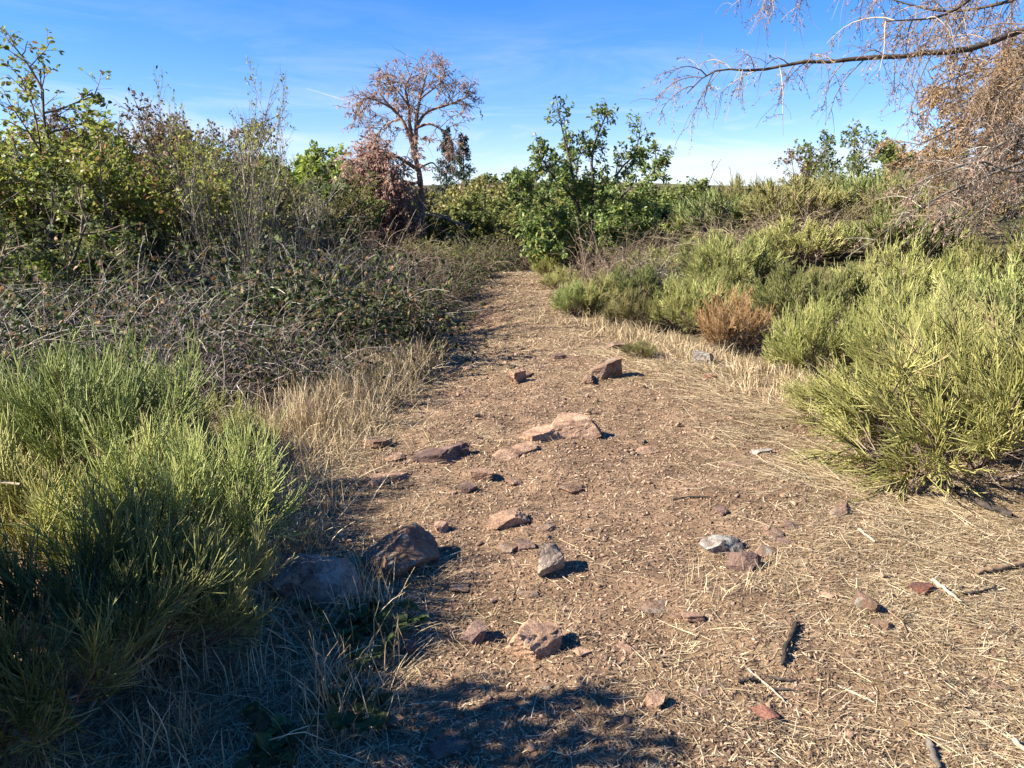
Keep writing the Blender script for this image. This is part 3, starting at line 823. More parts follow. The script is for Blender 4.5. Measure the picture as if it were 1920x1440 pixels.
GS = 'shrubs and young trees behind the brambles'
def tree(parts, px, Yd, s, z, label, cat='tree', group=GS, rz=0.0, name='young_tree', mat=None, tilt=(0, 0)):
    if mat: parts = [p if p[0] != 'foliage' else (p[0], p[1], mat) for p in parts]
    x = xat(px, Yd)
    return plant(name, parts, label, cat, ground_loc(x, Yd, -.05), rz, (s, s, z), group, tilt)
tree(T_oak, 175, 12.2, 1.05, .90, 'tall yellow-green young tree at the left, topping its neighbours', rz=.5)
tree(T_oak, 60, 11.0, .85, .78, 'thin-leaved young tree leaning in at the left edge', rz=2.2)
tree(T_dark, 20, 8.8, .78, .72, 'dark half-bare tree at the left edge, nearest of the tall ones', rz=1.0)
tree(T_dark, -130, 9.6, .95, .85, 'dark tree just beyond the left edge', rz=2.0)
T_dense = make_shrub(40, 2.3, 8, 50, ((10, 48, .45), (6, 45, .5), (5, 45, .55)), .06, 8, 'dark_leaf', 'dark_bark', .2, .9, .06, .65)
plant('leafy_shrub', T_dense, 'dark shrub outside the left edge, farther one of the shading pair', 'shrub', ground_loc(-2.75, 1.85), 2.9, (.50, .50, .80), GS)
plant('leafy_shrub', T_dense, 'dense dark shrub outside the lower left corner whose shadow covers the foreground', 'shrub', ground_loc(-2.45, 1.5), .7, (.68, .68, .80), GS)
tree(T_olive, 215, 10.8, .95, 1.0, 'yellow-green leafy shrub before the tall young tree', name='leafy_shrub', cat='shrub', rz=.2)
tree(T_olive, 95, 10.6, .9, .98, 'fresh green shrub between the two left trees', name='leafy_shrub', cat='shrub', rz=1.3, mat='fresh_leaf')
tree(T_olive, 330, 12.0, 1.1, 1.05, 'olive shrub left of the bare grey shrub', name='leafy_shrub', cat='shrub', rz=2.9)
tree(T_green, 130, 8.9, .52, .52, 'bright fresh green bush at the foot of the left trees', name='leafy_shrub', cat='shrub', rz=3.1)
tree(T_dead, 285, 13.6, 1.05, 1.14, 'shrub with reddish-brown withered tips on the skyline', name='withered_shrub', cat='shrub', rz=.8)
tree(T_dead, 375, 14.4, 1.1, 1.18, 'grey twiggy withered shrub on the skyline left of the tall bare one', name='withered_shrub', cat='shrub', rz=3.8)
tree(T_bare, 455, 10.2, .62, 1.08, 'tall bare grey shrub with upright twigs above the brambles', name='bare_shrub', cat='shrub', rz=3.6)
tree(T_bare, 520, 11.8, .75, .74, 'lower bare grey shrub right of the tall one', name='bare_shrub', cat='shrub', rz=4.1)
tree(T_olive, 540, 14.5, .95, .80, 'olive shrub behind the lower bare shrub', name='leafy_shrub', cat='shrub', rz=5.0, mat='olive_leaf')
tree(T_olive, 60, 14.5, 1.1, 1.05, 'olive shrub filling in behind the left trees', name='leafy_shrub', cat='shrub', rz=4.2)
tree(T_bush2, 420, 17.0, .95, .85, 'dark leafy tree behind the bare grey shrub', rz=1.4)
tree(T_bush2, 240, 18.0, 1.1, .92, 'dark leafy tree behind the withered shrubs', rz=5.2)
GK = 'trees and bushes beyond the bend'
tree(T_green, 605, 27.0, 1.4, 1.5, 'bright green leafy tree left of the dead pine', group=GK, rz=1.2)
tree(T_green, 545, 29.5, 1.4, 1.6, 'bright green tree further left behind the bare shrub', group=GK, rz=3.3)
tree(T_bush2, 600, 17.5, .8, .62, 'dark green bush below the bright green tree', group=GK, name='leafy_shrub', cat='shrub', rz=.6)
tree(T_bush2, 700, 24.0, .9, .75, 'dark bush directly behind the dead pine', group=GK, name='leafy_shrub', cat='shrub', rz=2.6)
tree(T_bush, 870, 27.0, 1.3, 1.15, 'rounded olive bush below the two dark conifers', group=GK, name='leafy_shrub', cat='shrub', rz=.3)
tree(T_bush, 930, 24.0, 1.0, .85, 'rounded olive bush left of the oak', group=GK, name='leafy_shrub', cat='shrub', rz=1.8)
tree(T_bush, 760, 27.0, 1.2, 1.05, 'olive bush between the dead pine and the conifers', group=GK, name='leafy_shrub', cat='shrub', rz=4.0)
tree(T_bush, 965, 20.5, .75, .65, 'olive bush at the end of the trail beside the oak', group=GK, name='leafy_shrub', cat='shrub', rz=5.0)
tree(T_bush2, 900, 20.5, .55, .45, 'low dark bush by the leaning dead trunk', group=GK, name='leafy_shrub', cat='shrub', rz=3.0)
tree(T_bush2, 980, 36.0, 1.2, 1.05, 'dark tree behind the left side of the oak', group=GK, rz=2.1)
tree(T_bush, 1130, 33.0, 1.4, 1.35, 'olive tree rising behind the right side of the oak', group=GK, rz=3.1)
tree(T_bush2, 950, 46.0, 1.5, 1.5, 'distant dark tree between the conifers and the oak', group=GK, rz=5.5)
tree(T_bush, 1060, 30.0, 1.3, 1.2, 'olive tree hidden behind the oak', group=GK, rz=.7)
tree(T_bush, 1262, 23.0, .95, .82, 'olive bush in the gap between the oak and the ridge', group=GK, name='leafy_shrub', cat='shrub', rz=4.9)
tree(T_bush, 1190, 24.0, 1.0, .9, 'olive bush right behind the oak', group=GK, name='leafy_shrub', cat='shrub', rz=2.4)
tree(T_dead, 920, 42.0, 1.3, 1.5, 'brown withered tree right of the two conifers', group=GK, name='withered_tree', mat='brown_needle', rz=1.0)
tree(T_bush2, 690, 40.0, 1.3, 1.2, 'distant dark tree left of the dead pine trunk', group=GK, rz=4.4)
tree(T_bush, 480, 30.0, 1.5, 1.3, 'distant olive tree behind the left thicket', group=GK, rz=3.7)
GQ = 'trees on the far ridge'
tree(T_birch, 1580, 17.5, .95, .88, 'slender leafy birch on the ridge with bare stems beside it', group=GQ, rz=.4)
tree(T_birch, 1490, 19.0, .7, .75, 'small yellowing birch on the ridge, left of the slender one', group=GQ, rz=2.4, mat='autumn_leaf')
tree(T_bush2, 1700, 20.5, .78, .74, 'dark green tree on the ridge left of the dead conifer', group=GQ, rz=.9, mat='oak_leaf')
tree(T_birch, 1295, 18.5, .55, .50, 'small leafy sapling on the ridge beside the bare stalk', group=GQ, rz=5.1)
tree(T_bush2, 1230, 17.2, .5, .42, 'dark bush between the oak and the ridge', group=GQ, name='leafy_shrub', cat='shrub', rz=1.1)
print('shrubs', time.time() - T0)

# --- conifers far off
def make_conifer(seed, H=7.0):
    rng = np.random.default_rng(seed)
    gt, gl = Geo(), Geo()
    P = strands(rng, np.array([[0, 0, -.2]]), np.array([[0., 0, 1]]), np.array([H + .2]), 8, (0, 0, 0), .01)
    tubes(gt, P, taper(np.array([.11]), np.array([.01]), 8), rng, 6)
    b, d, pi, t = sprout(rng, P, 130, .08, .985, 84, 7)
    L = (1 - t) * H * .27 * (.7 + .5 * rng.random(len(t))) + .12
    P1 = strands(rng, b, d, L, 5, (0, 0, .15), .06)
    tubes(gt, P1, taper(np.full(len(b), .018), np.full(len(b), .005), 5), rng, 3)
    b, d, pi, t = sprout(rng, P1, 26, .08, 1, 55, 15)
    ll = .24 * (.6 + .6 * rng.random(len(b)))
    leaves(gl, b, d + [0, 0, -.35], upish(rng, len(b), .6), ll, ll * .30, rng)
    return [('trunk', gt.mesh('trunk', 'dark_bark')), ('foliage', gl.mesh('foliage', 'conifer_needle'))]
CON = make_conifer(41)
GC_ = 'dark conifers in the distance'
tree(CON, 872, 56, 1.15, 1.12, 'taller dark spruce, right one of the distant pair', group=GC_, name='spruce_tree', rz=.2)
tree(CON, 838, 60, 1.1, 1.25, 'dark spruce, left one of the distant pair', group=GC_, name='spruce_tree', rz=2.2)
tree(CON, 905, 70, .9, .82, 'shorter distant spruce right of the dark pair', group=GC_, name='spruce_tree', rz=4.2)
tree(CON, 1345, 150, 1.0, 1.0, 'far spruce seen over the ridge beside the bare stalk', group=GC_, name='spruce_tree', rz=1.2)
tree(CON, 1356, 158, 1.0, .9, 'far spruce seen over the ridge, right neighbour of the other', group=GC_, name='spruce_tree', rz=3.2)
# far-off wood that reads as one mass
rng = np.random.default_rng(50)
gw = Geo(); gd = Geo()
for k in range(260):
    a = rng.uniform(-1.2, 1.2); D = rng.uniform(110, 260)
    x, y = D * math.sin(a), D * math.cos(a)
    if abs(x / y) < .06 and D < 100: continue
    z = float(terrain(x, y)); hh = rng.uniform(3.0, 5.5) * (0.7 + .3 * (D / 200)); w = rng.uniform(1.6, 3.0)
    n = 420
    u = nrm(rng.normal(size=(n, 3))) * (0.45 + .55 * rng.random((n, 1)))
    p = np.array([x, y, z + hh * .55]) + u * [w, w, hh * .5]
    leaves(gw, p, rng.normal(size=(n, 3)), upish(rng, n, .5), .5, .4, rng, rnd=np.clip(rng.random() * .6 + .4 * rng.random(n), 0, 1))
    tubes(gd, np.array([[[x, y, z - .3], [x + .1, y, z + hh * .4], [x, y, z + hh * .8]]]), np.array([[.14, .1, .03]]), rng, 5)
fw = thing('far_wood', 'far-off dark wood along the horizon', 'wood'); fw['kind'] = 'stuff'
obj('foliage', gw.mesh('foliage', 'dark_leaf'), fw); obj('trunk', gd.mesh('trunk', 'dark_bark'), fw)['kind'] = 'stuff'

# --- the dead pine beyond the bend
def dead_pine():
    rng = np.random.default_rng(61)
    D = 21.0
    base = gp(792, 474)
    def P(px, py, dy=0): return at(px, py, D + dy)
    foot = at(793, 474, D); foot[2] = float(terrain(foot[0], foot[1])) - .1
    t = thing('dead_pine_tree', 'dead reddish-brown pine with leaning trunk and hanging withered boughs', 'tree', foot)
    inv = foot
    trunk = [([foot, P(792, 420), P(790, 370), P(786, 325), P(777, 290), P(768, 255), P(752, 222), P(728, 196), P(712, 175)], .105, .022)]
    limbs = [
        ([P(778, 285), P(780, 250, .1), P(782, 215, .2), P(790, 175, .2), P(800, 140, .1)], .075, .018),
        ([P(776, 272), P(768, 235, -.2), P(766, 200, -.3), P(760, 165, -.3), P(772, 138, -.3)], .065, .016),
        ([P(782, 235, .2), P(800, 210, .4), P(835, 198, .5), P(862, 188, .6), P(880, 180, .6)], .05, .012),
        ([P(780, 240), P(806, 232, -.3), P(830, 245, -.5), P(845, 262, -.6), P(850, 285, -.6)], .042, .010),
        ([P(752, 222), P(735, 228, .3), P(716, 240, .5), P(703, 262, .6)], .035, .010),
        ([P(736, 204), P(710, 190, -.2), P(690, 185, -.3), P(674, 190, -.4)], .030, .008),
        ([P(768, 200, -.3), P(745, 170, -.6), P(725, 150, -.7)], .028, .008),
        ([P(788, 185), P(820, 160, .4), P(838, 140, .5)], .028, .008),
        ([P(785, 320), P(762, 304, -.3), P(735, 290, -.6), P(708, 290, -.8), P(678, 308, -1.0), P(652, 350, -1.1)], .062, .012),
        ([P(788, 340), P(770, 345, -.6), P(745, 335, -1.0), P(718, 345, -1.3), P(692, 390, -1.5), P(680, 442, -1.6)], .05, .010),
        ([P(789, 360), P(760, 375, .4), P(715, 362, .2), P(670, 362, -.2), P(635, 378, -.4)], .045, .010),
        ([P(790, 395), P(765, 385, -.5), P(745, 395, -.8), P(730, 425, -1.), P(725, 460, -1.)], .045, .010),
        ([P(787, 315), P(810, 305, .4), P(822, 320, .6), P(826, 345, .6)], .03, .008),
        ([P(791, 400), P(830, 410, .3), P(862, 425, .5), P(880, 440, .6)], .035, .010),
        ([P(790, 420), P(770, 425, .4), P(752, 440, .6)], .03, .01)]
    gt = Geo(); pt, rt = limb_mesh(trunk, 22); tubes(gt, pt - inv, rt, rng, 9)
    obj('trunk', gt.mesh('trunk', 'pine_bark'), t)
    gb, gn = Geo(), Geo()
    pl, rl = limb_mesh(limbs, 12); tubes(gb, pl - inv, rl, rng, 5)
    obj('branches', gb.mesh('branches', 'pine_bark'), t)
    gtw = Geo()
    up, low = pl[:8], pl[8:12]
    for src, n1, n2, L1, L2, trop, nn, nl, fall in ((np.concatenate([up, pt[:, 10:][:, np.linspace(0, 11, 12).astype(int)]]), 14, 8, .72, .34, (0, 0, -.35), 10, .09, 0),
                                                   (low, 40, 11, .85, .48, (0, -.2, -1.5), 11, .13, 1)):
        b, d, pi, tt = sprout(rng, src - inv, n1, .35 if not fall else .15, 1, 55, 16)
        P1 = strands(rng, b, d, L1 * (.45 + .9 * rng.random(len(b))) * (1.1 - .4 * tt), 6, trop, .10)
        tubes(gtw, P1, taper(np.full(len(b), .013), np.full(len(b), .005), 6), rng, 3)
        b, d, pi, tt = sprout(rng, P1, n2, .2, 1, 48, 16)
        P2 = strands(rng, b, d, L2 * (.5 + .8 * rng.random(len(b))), 4, np.array(trop) * .8, .12)
        tubes(gtw, P2, taper(np.full(len(b), .006), np.full(len(b), .003), 4), rng, 3)
        b, d, pi, tt = sprout(rng, P2, nn, .25, 1, 45, 18)
        keep = rng.random(len(P2))[pi] < (.42 if not fall else .75)
        b, d = b[keep], d[keep]
        ll = nl * (.6 + .8 * rng.random(len(b)))
        leaves(gn, b, d + [0, 0, -.3], upish(rng, len(b), .2), ll, ll * .30, rng)
    obj('twigs', gtw.mesh('twigs', 'brown_twig'), t)
    obj('needles', gn.mesh('needles', 'brown_needle'), t)
dead_pine()

# leaning dead trunk right of it
def dead_snag():
    rng = np.random.default_rng(62)
    f = at(862, 478, 20.0); f[2] = float(terrain(f[0], f[1])) - .1
    t = thing('dead_snag', 'broken leaning dead trunk right of the dead pine', 'trunk', f)
    g = Geo()
    p, r = limb_mesh([([f, at(868, 450, 20), at(878, 425, 20.1), at(882, 418, 20.1)], .10, .05),
                      ([at(880, 424, 20.1), at(855, 418, 19.8), at(830, 405, 19.5), at(805, 398, 19.3)], .05, .02),
                      ([at(872, 440, 20), at(850, 445, 19.7), at(838, 440, 19.5)], .03, .01)], 10)
    tubes(g, p - f, r, rng, 6)
    b, d, pi, tt = sprout(rng, p - f, 9, .3, 1, 60, 15)
    P1 = strands(rng, b, d, .5 * (.4 + rng.random(len(b))), 5, (0, 0, -.5), .15)
    tubes(g, P1, taper(np.full(len(b), .010), np.full(len(b), .003), 5), rng, 3)
    obj('wood', g.mesh('wood', 'grey_bark'), t)
dead_snag()

# --- the young oak with big leaves
def young_oak():
    rng = np.random.default_rng(63)
    D = 15.6
    f = at(1095, 492, D); f[2] = float(terrain(f[0], f[1])) - .08
    t = thing('young_oak_tree', 'young many-stemmed oak with large glossy green leaves at the trail bend', 'tree', f)
    def P(px, py, dy=0): return at(px, py, D + dy)
    f2 = f + [.18, .05, 0]
    limbs = [
        ([f, P(1086, 420), P(1082, 370), P(1068, 300, .1), P(1056, 250, .1), P(1042, 180, .1)], .060, .006),
        ([f, P(1088, 400, -.2), P(1060, 355, -.4), P(1030, 320, -.5), P(1005, 280, -.6)], .042, .006),
        ([f2, P(1110, 400, .1), P(1112, 350, .1), P(1110, 290, .2), P(1128, 235, .2), P(1142, 208, .2)], .052, .006),
        ([f2, P(1118, 410, .3), P(1140, 360, .5), P(1165, 315, .6), P(1192, 285, .7), P(1203, 225, .7)], .045, .005),
        ([f2, P(1120, 420, -.3), P(1150, 385, -.6), P(1185, 350, -.8), P(1215, 330, -.9), P(1240, 270, -.9)], .04, .004),
        ([f, P(1075, 440, -.4), P(1040, 400, -.7), P(1000, 370, -.9), P(965, 350, -1.)], .040, .006),
        ([f, P(1070, 455, -.5), P(1030, 440, -.9), P(995, 425, -1.1)], .034, .006),
        ([f2, P(1140, 450, -.3), P(1180, 425, -.6), P(1215, 420, -.7)], .034, .006),
        ([f, P(1090, 445, .5), P(1085, 390, .9), P(1080, 330, 1.1), P(1090, 270, 1.2)], .042, .006),
        ([f2, P(1125, 460, -.6), P(1130, 440, -1.), P(1150, 430, -1.2)], .03, .006),
        ([f, P(1060, 462, -.8), P(1030, 455, -1.2), P(1010, 460, -1.3)], .028, .006)]
    gt, gb, gl = Geo(), Geo(), Geo()
    pl, rl = limb_mesh(limbs, 12); tubes(gt, pl - f, rl, rng, 6)
    obj('trunk', gt.mesh('trunk', 'dark_bark'), t)
    b, d, pi, tt = sprout(rng, pl - f, 22, .2, .95, 50, 14)
    P1 = strands(rng, b, d, (.62 - .38 * tt) * (.6 + .7 * rng.random(len(b))), 6, (0, 0, .35), .10)
    tubes(gb, P1, taper(np.full(len(b), .010), np.full(len(b), .004), 6), rng, 4)
    b, d, pi, t2 = sprout(rng, P1, 4, .25, 1, 45, 14)
    P2 = strands(rng, b, d, .22 * (.5 + .8 * rng.random(len(b))), 4, (0, 0, .2), .12)
    tubes(gb, P2, taper(np.full(len(b), .0045), np.full(len(b), .002), 4), rng, 3)
    obj('branches', gb.mesh('branches', 'brown_twig'), t)
    lowk = 1.0 - .75 * sstep(2.5, 3.4, b[:, 2])
    for src, n in ((P2, 12), (P1, 11)):
        b, d, pi, t3 = sprout(rng, src, n, .3, 1, 62, 16)
        keep = rng.random(len(b)) < (1.0 - .6 * sstep(2.4, 3.4, b[:, 2]))
        b, d = b[keep], d[keep]
        ll = .095 * (.6 + .6 * rng.random(len(b)))
        leaves(gl, b, d + [0, 0, -.25], upish(rng, len(b), .8), ll, ll * .55, rng, LEAF8)
    obj('foliage', gl.mesh('foliage', 'oak_leaf'), t)
young_oak()

# --- dead conifers at the right edge
def dead_conifer(name, label, foot, trunk, limbs, n1, L1, n2, L2, per, nl, keepf, tw, nm, bark='grey_bark', trop=(0, 0, -1.2), seed=70, t0=.08, lw=.22, rr=1.0, n3=0):
    rng = np.random.default_rng(seed)
    f = np.array(foot)
    t = thing(name, label, 'tree', f, group='dead conifers at the right edge')
    gt, gb, gtw, gn = Geo(), Geo(), Geo(), Geo()
    pt, rt = limb_mesh(trunk, 20); tubes(gt, pt - f, rt, rng, 9); obj('trunk', gt.mesh('trunk', bark), t)
    pl, rl = limb_mesh(limbs, 20); rl = rl * (1 + .12 * rng.normal(size=rl.shape)); tubes(gb, pl - f, rl, rng, 6)
    obj('branches', gb.mesh('branches', bark), t)
    b, d, pi, tt = sprout(rng, pl - f, n1, t0, 1, 62, 20)
    P1 = strands(rng, b, d, L1 * (.35 + 1.0 * rng.random(len(b))) * (1.05 - .35 * tt), 8, trop, .09)
    tubes(gtw, P1, taper(np.full(len(b), .0055 * rr), np.full(len(b), .0022 * rr), 8), rng, 4)
    b, d, pi, tt = sprout(rng, P1, n2, .12, 1, 50, 16)
    P2 = strands(rng, b, d, L2 * (.4 + .9 * rng.random(len(b))), 5, np.array(trop) * .6, .12)
    tubes(gtw, P2, taper(np.full(len(b), .0025 * rr), np.full(len(b), .0013 * rr), 5), rng, 3)
    obj('twigs', gtw.mesh('twigs', tw), t)
    src = P2
    b, d, pi, tt = sprout(rng, src, per, .1, 1, 48, 16)
    clump = rng.random(len(P1))
    keep = rng.random(len(src))[pi] < keepf
    b, d = b[keep], d[keep]
    ll = nl * (.6 + .8 * rng.random(len(b)))
    leaves(gn, b, d, upish(rng, len(b), .2), ll, ll * lw, rng)
    obj('needles', gn.mesh('needles', nm), t)

D1 = 6.6
def PB(px, py, dy=0): return at(px, py, D1 + dy)
xf = xat(2120, D1)
ft = (xf, D1, float(terrain(xf, D1)) - .1)
trunkx = xf
def TR(z): return np.array([trunkx + .02 * z, D1, z])
dead_conifer('dead_larch_tree', 'dead grey conifer whose long bare bough reaches in over the top right', ft,
    [([np.array(ft), TR(2), TR(4.5), TR(7.5)], .16, .05)],
    [([TR(3.75), PB(1990, 35), PB(1920, 55), PB(1860, 78), PB(1800, 96), PB(1740, 98), PB(1690, 106), PB(1620, 108), PB(1560, 116), PB(1500, 116), PB(1450, 128), PB(1400, 132), PB(1360, 130), PB(1325, 140), PB(1288, 175)], .034, .004),
     ([TR(4.6), PB(1930, -110, -.3), PB(1850, -30, -.5), PB(1770, 28, -.6), PB(1660, 40, -.7)], .030, .004),
     ([TR(4.9), PB(1900, -160, .4), PB(1750, -110, .6), PB(1600, -60, .8), PB(1470, -22, .9), PB(1425, -8, .9)], .028, .004),
     ([TR(4.2), PB(1960, -30, .5), PB(1860, 10, .8), PB(1760, 20, 1.), PB(1640, -10, 1.2)], .026, .004),
     ([TR(3.3), PB(1990, 110, .4), PB(1920, 140, .7), PB(1850, 190, .9)], .020, .004)],
    30, .58, 9, .24, 12, .030, .6, 'brown_twig', 'bough_needle', 'dark_bark', (0, 0, -1.6), 71)
D2 = 10.2
def PC(px, py, dy=0): return at(px, py, D2 + dy)
xf2 = xat(2030, D2)
ft2 = (xf2, D2, float(terrain(xf2, D2)) - .1)
def TS(z): return np.array([xf2, D2, z])
lim2 = []
rngc = np.random.default_rng(3)
for k, (px, py) in enumerate([(1760, 160), (1720, 215), (1712, 275), (1735, 330), (1760, 370), (1760, 190), (1800, 250), (1780, 305), (1820, 350), (1840, 170), (1850, 230), (1700, 300), (1870, 300), (1745, 250), (1890, 360), (1900, 200)]):
    dy = rngc.uniform(-1.3, 1.5)
    e = PC(px, py, dy); s_ = TS(e[2] + .55 + .4 * rngc.random())
    m_ = .5 * (s_ + e) + [0, 0, .22]
    lim2.append(([s_, m_, e], .026, .005))
dead_conifer('dead_conifer_tree', 'dead conifer with dense tan withered needles at the right edge', ft2,
    [([np.array(ft2), TS(2.2), TS(4.4)], .14, .04)], lim2, 18, .54, 11, .24, 19, .044, .95, 'brown_twig', 'tan_needle', 'grey_bark', (-.1, 0, -.8), 72, .2, .26, 1.3)
# the low grey boughs hanging over the broom
D3 = 7.6
def PD(px, py, dy=0): return at(px, py, D3 + dy)
xf3 = xat(2110, D3)
ft3 = (xf3, D3, float(terrain(xf3, D3)) - .1)
def TU(z): return np.array([xf3, D3, z])
lim3 = [([TU(2.3), PD(1960, 310), PD(1895, 322), PD(1840, 303), PD(1760, 325, -.1), PD(1690, 362, -.2)], .024, .004),
        ([TU(2.5), PD(1960, 290, .2), PD(1850, 330, .1), PD(1760, 370, 0), PD(1680, 425, -.1)], .022, .005),
        ([TU(2.7), PD(1960, 240, .3), PD(1900, 258, .4), PD(1850, 290, .4), PD(1800, 340, .4)], .022, .004),
        ([TU(2.9), PD(1980, 200, .5), PD(1930, 215, .6), PD(1880, 250, .7), PD(1840, 300, .7)], .020, .004),
        ([TU(2.0), PD(1990, 350, .2), PD(1920, 350, .3), PD(1860, 365, .4), PD(1815, 385, .4)], .020, .004),
        ([TU(2.2), PD(1990, 330, .6), PD(1900, 330, .8), PD(1830, 355, .9), PD(1750, 375, 1.)], .020, .004)]
dead_conifer('dead_sapling_tree', 'low dead conifer with bare grey boughs hanging over the broom', ft3,
    [([np.array(ft3), TU(1.5), TU(3.1)], .075, .02)], lim3, 20, .62, 8, .24, 7, .045, .6, 'grey_twig', 'brown_needle', 'grey_bark', (-.5, -.1, -1.0), 73, .1, .22, 1.1)

# bare stalk on the ridge
rng = np.random.default_rng(80)
fs = at(1318, 400, 15.0); fs[2] = float(terrain(fs[0], fs[1])) - .05
t = thing('bare_stalk', 'thin bare forked stalk rising from the ridge against the sky', 'stalk', fs)
g = Geo()
p, r = limb_mesh([([fs, at(1322, 375, 15), at(1334, 330, 15), at(1352, 298, 15)], .014, .005), ([at(1338, 322, 15), at(1336, 308, 15), at(1338, 302, 15)], .006, .003)], 9)
tubes(g, p - fs, r, rng, 5)
b, d, pi, tt = sprout(rng, p - fs, 6, .3, .9, 40, 10)
leaves(g, b, d, upish(rng, len(b)), .05, .02, rng)
obj('stem', g.mesh('stem', 'brown_twig'), t)
print('trees', time.time() - T0)

# ------------------------------------------------------------------ rocks and stones
def make_rock(seed, ax=(1, 1, 1), cuts=9, detail=3, rough=0.035, round_=0.0):
    """angular boulder: a sphere cut by random planes then roughened"""
    import bmesh
    rng = np.random.default_rng(seed)
    bm = bmesh.new()
    if round_ > 0 or detail < 4:
        bmesh.ops.create_icosphere(bm, subdivisions=detail, radius=1.0)
    else:
        bmesh.ops.create_cube(bm, size=2.0)
        bmesh.ops.subdivide_edges(bm, edges=bm.edges[:], cuts=15, use_grid_fill=True)
        bmesh.ops.triangulate(bm, faces=bm.faces[:])
    bm.verts.ensure_lookup_table(); bm.verts.index_update()
    v = np.array([q.co[:] for q in bm.verts])
    f = np.array([[w.index for w in p.verts] for p in bm.faces])
    bm.free()
    if round_ > 0 or detail < 4:
        nn = nrm(rng.normal(size=(cuts, 3))); dd = rng.uniform(.38 + .32 * round_, .62 + .28 * round_, cuts)
    else:
        cj = rng.uniform(.55, 1.0, (2, 2, 2, 3))                   # uneven corners
        t = (v + 1) / 2
        wt = [(1 - t[:, i], t[:, i]) for i in range(3)]
        scl = sum(cj[a, b, c] * (wt[0][a] * wt[1][b] * wt[2][c])[:, None] for a in (0, 1) for b in (0, 1) for c in (0, 1))
        v = v * scl
        nn = nrm(rng.normal(size=(9, 3)) * [1, 1, .8]); dd = rng.uniform(.50, .85, 9)
    for a, b in zip(nn, dd):
        sd = v @ a; ov = sd > b
        v[ov] -= np.outer(sd[ov] - b, a)
    n0 = nrm(v)
    k = n0 * 3.1 + seed
    dis = sum(vnoise(k[:, i], k[:, (i + 1) % 3], sc, 30 + i + int(7 * sc)) * am for i in range(3) for sc, am in ((1.0, rough * 1.5), (.4, rough * 1.3), (.17, rough * 1.0)))
    v = v * (1 + dis[:, None]) + .05 * vnoise(v[:, 0] * 3 + v[:, 2] * 5, v[:, 1] * 3 + v[:, 2] * 2, .35, seed % 50)[:, None] * n0
    v = v / np.abs(v).max(0) * .5
    g = Geo()
    q = np.concatenate([f, np.full((len(f), 1), -1)], 1)
    g.v.append(v.astype(np.float32)); g.q.append(q); g.rnd.append(np.zeros(len(v), np.float32)); g.al.append(np.zeros(len(v), np.float32)); g.n = len(v)
    return g
ROCK_MESH = {}
def rock_mesh(seed, mat, detail=4, round_=0.0):
    k = (seed, mat, detail, round_)
    if k not in ROCK_MESH:
        ROCK_MESH[k] = make_rock(seed, cuts=15, detail=detail, round_=round_).mesh('rock', mat, smooth=False if detail < 4 else True)
        ROCK_MESH[k].set_sharp_from_angle(angle=rad(28)) if detail >= 4 else None
    return ROCK_MESH[k]
def rock(px, py, w, hpx, mat, label, seed, rz=None, depth=1.0, cat='rock', name='rock', tilt=(0, 0), sink=0.22, round_=0.0, group=None, detail=4):
    """px,py: where the base centre meets the soil; w, hpx: apparent size in photo pixels"""
    p = gp(px, py)
    dist = math.sqrt(p[0] ** 2 + p[1] ** 2 + (CAM_H - p[2]) ** 2)
    W = 1.12 * w / FPX * dist
    pitch = math.atan2(CAM_H - p[2], p[1])
    hv = hpx / FPX * dist
    H = max((hv - .45 * W * depth * math.sin(pitch)) / math.cos(pitch), .4 * hv, .008)
    full = H / (1 - sink)
    o = obj(name, rock_mesh(seed, mat, detail, round_), None, (p[0], p[1] + W * depth * .15, p[2] + H - full / 2))
    o.scale = (W, W * depth, full)
    o.rotation_euler = (tilt[0], tilt[1], rz if rz is not None else 0)
    return tag(o, label, cat, group)
GO = 'stones set in the trail'
rock(592, 1125, 136, 108, 'rock_grey', 'grey lichen-covered boulder dappled with light beside the left broom', 101, .2, .85, 'boulder', 'boulder', (.15, -.1), .2, .5)
rock(752, 1066, 126, 88, 'rock_brown', 'brown rounded boulder at the shaded left edge of the trail', 102, 1.2, .9, 'boulder', 'boulder', (0, 0), .25, .6)
rock(1070, 818, 105, 46, 'rock_pink', 'split pink rock with bright face in the middle of the trail', 103, .15, .55, tilt=(.1, -.12), sink=.3)
rock(1018, 822, 90, 26, 'rock_pink', 'sloping slab joined to the left of the split pink rock', 104, .5, .6, tilt=(0, -.15), sink=.4)
rock(960, 852, 95, 16, 'rock_pink', 'flat pale slab at the lower left tail of the split pink rock', 105, .6, .45, tilt=(0, -.1), sink=.5)
rock(1140, 708, 72, 36, 'rock_brown', 'pointed brown rock with a shaded notch on the upper trail', 106, .3, .6, tilt=(0, -.25), sink=.3)
rock(1105, 718, 45, 16, 'rock_brown', 'low brown rock at the foot of the pointed one', 107, 1.3, .6, sink=.4)
rock(968, 717, 34, 28, 'rock_pink', 'small upright pink stone left of the pointed rock', 108, .8, .8, sink=.25)
rock(990, 706, 22, 8, 'rock_dark', 'dark chip beside the small upright pink stone', 109, .2, sink=.4)
rock(1050, 673, 26, 12, 'rock_dark', 'small dark stone far up the trail centre', 110, .5)
rock(1155, 654, 42, 13, 'rock_brown', 'flat brown stone far up the trail near the right verge', 111, .1, .7)
rock(1320, 683, 42, 27, 'rock_grey', 'grey stone at the foot of the right bank below the rusty broom', 112, 1.0, .8)
rock(1330, 708, 26, 8, 'rock_red', 'small reddish chip below the grey stone on the right bank', 113, 1.4)
rock(875, 693, 24, 8, 'rock_pink', 'small pale chip on the upper left of the trail', 114, .4)
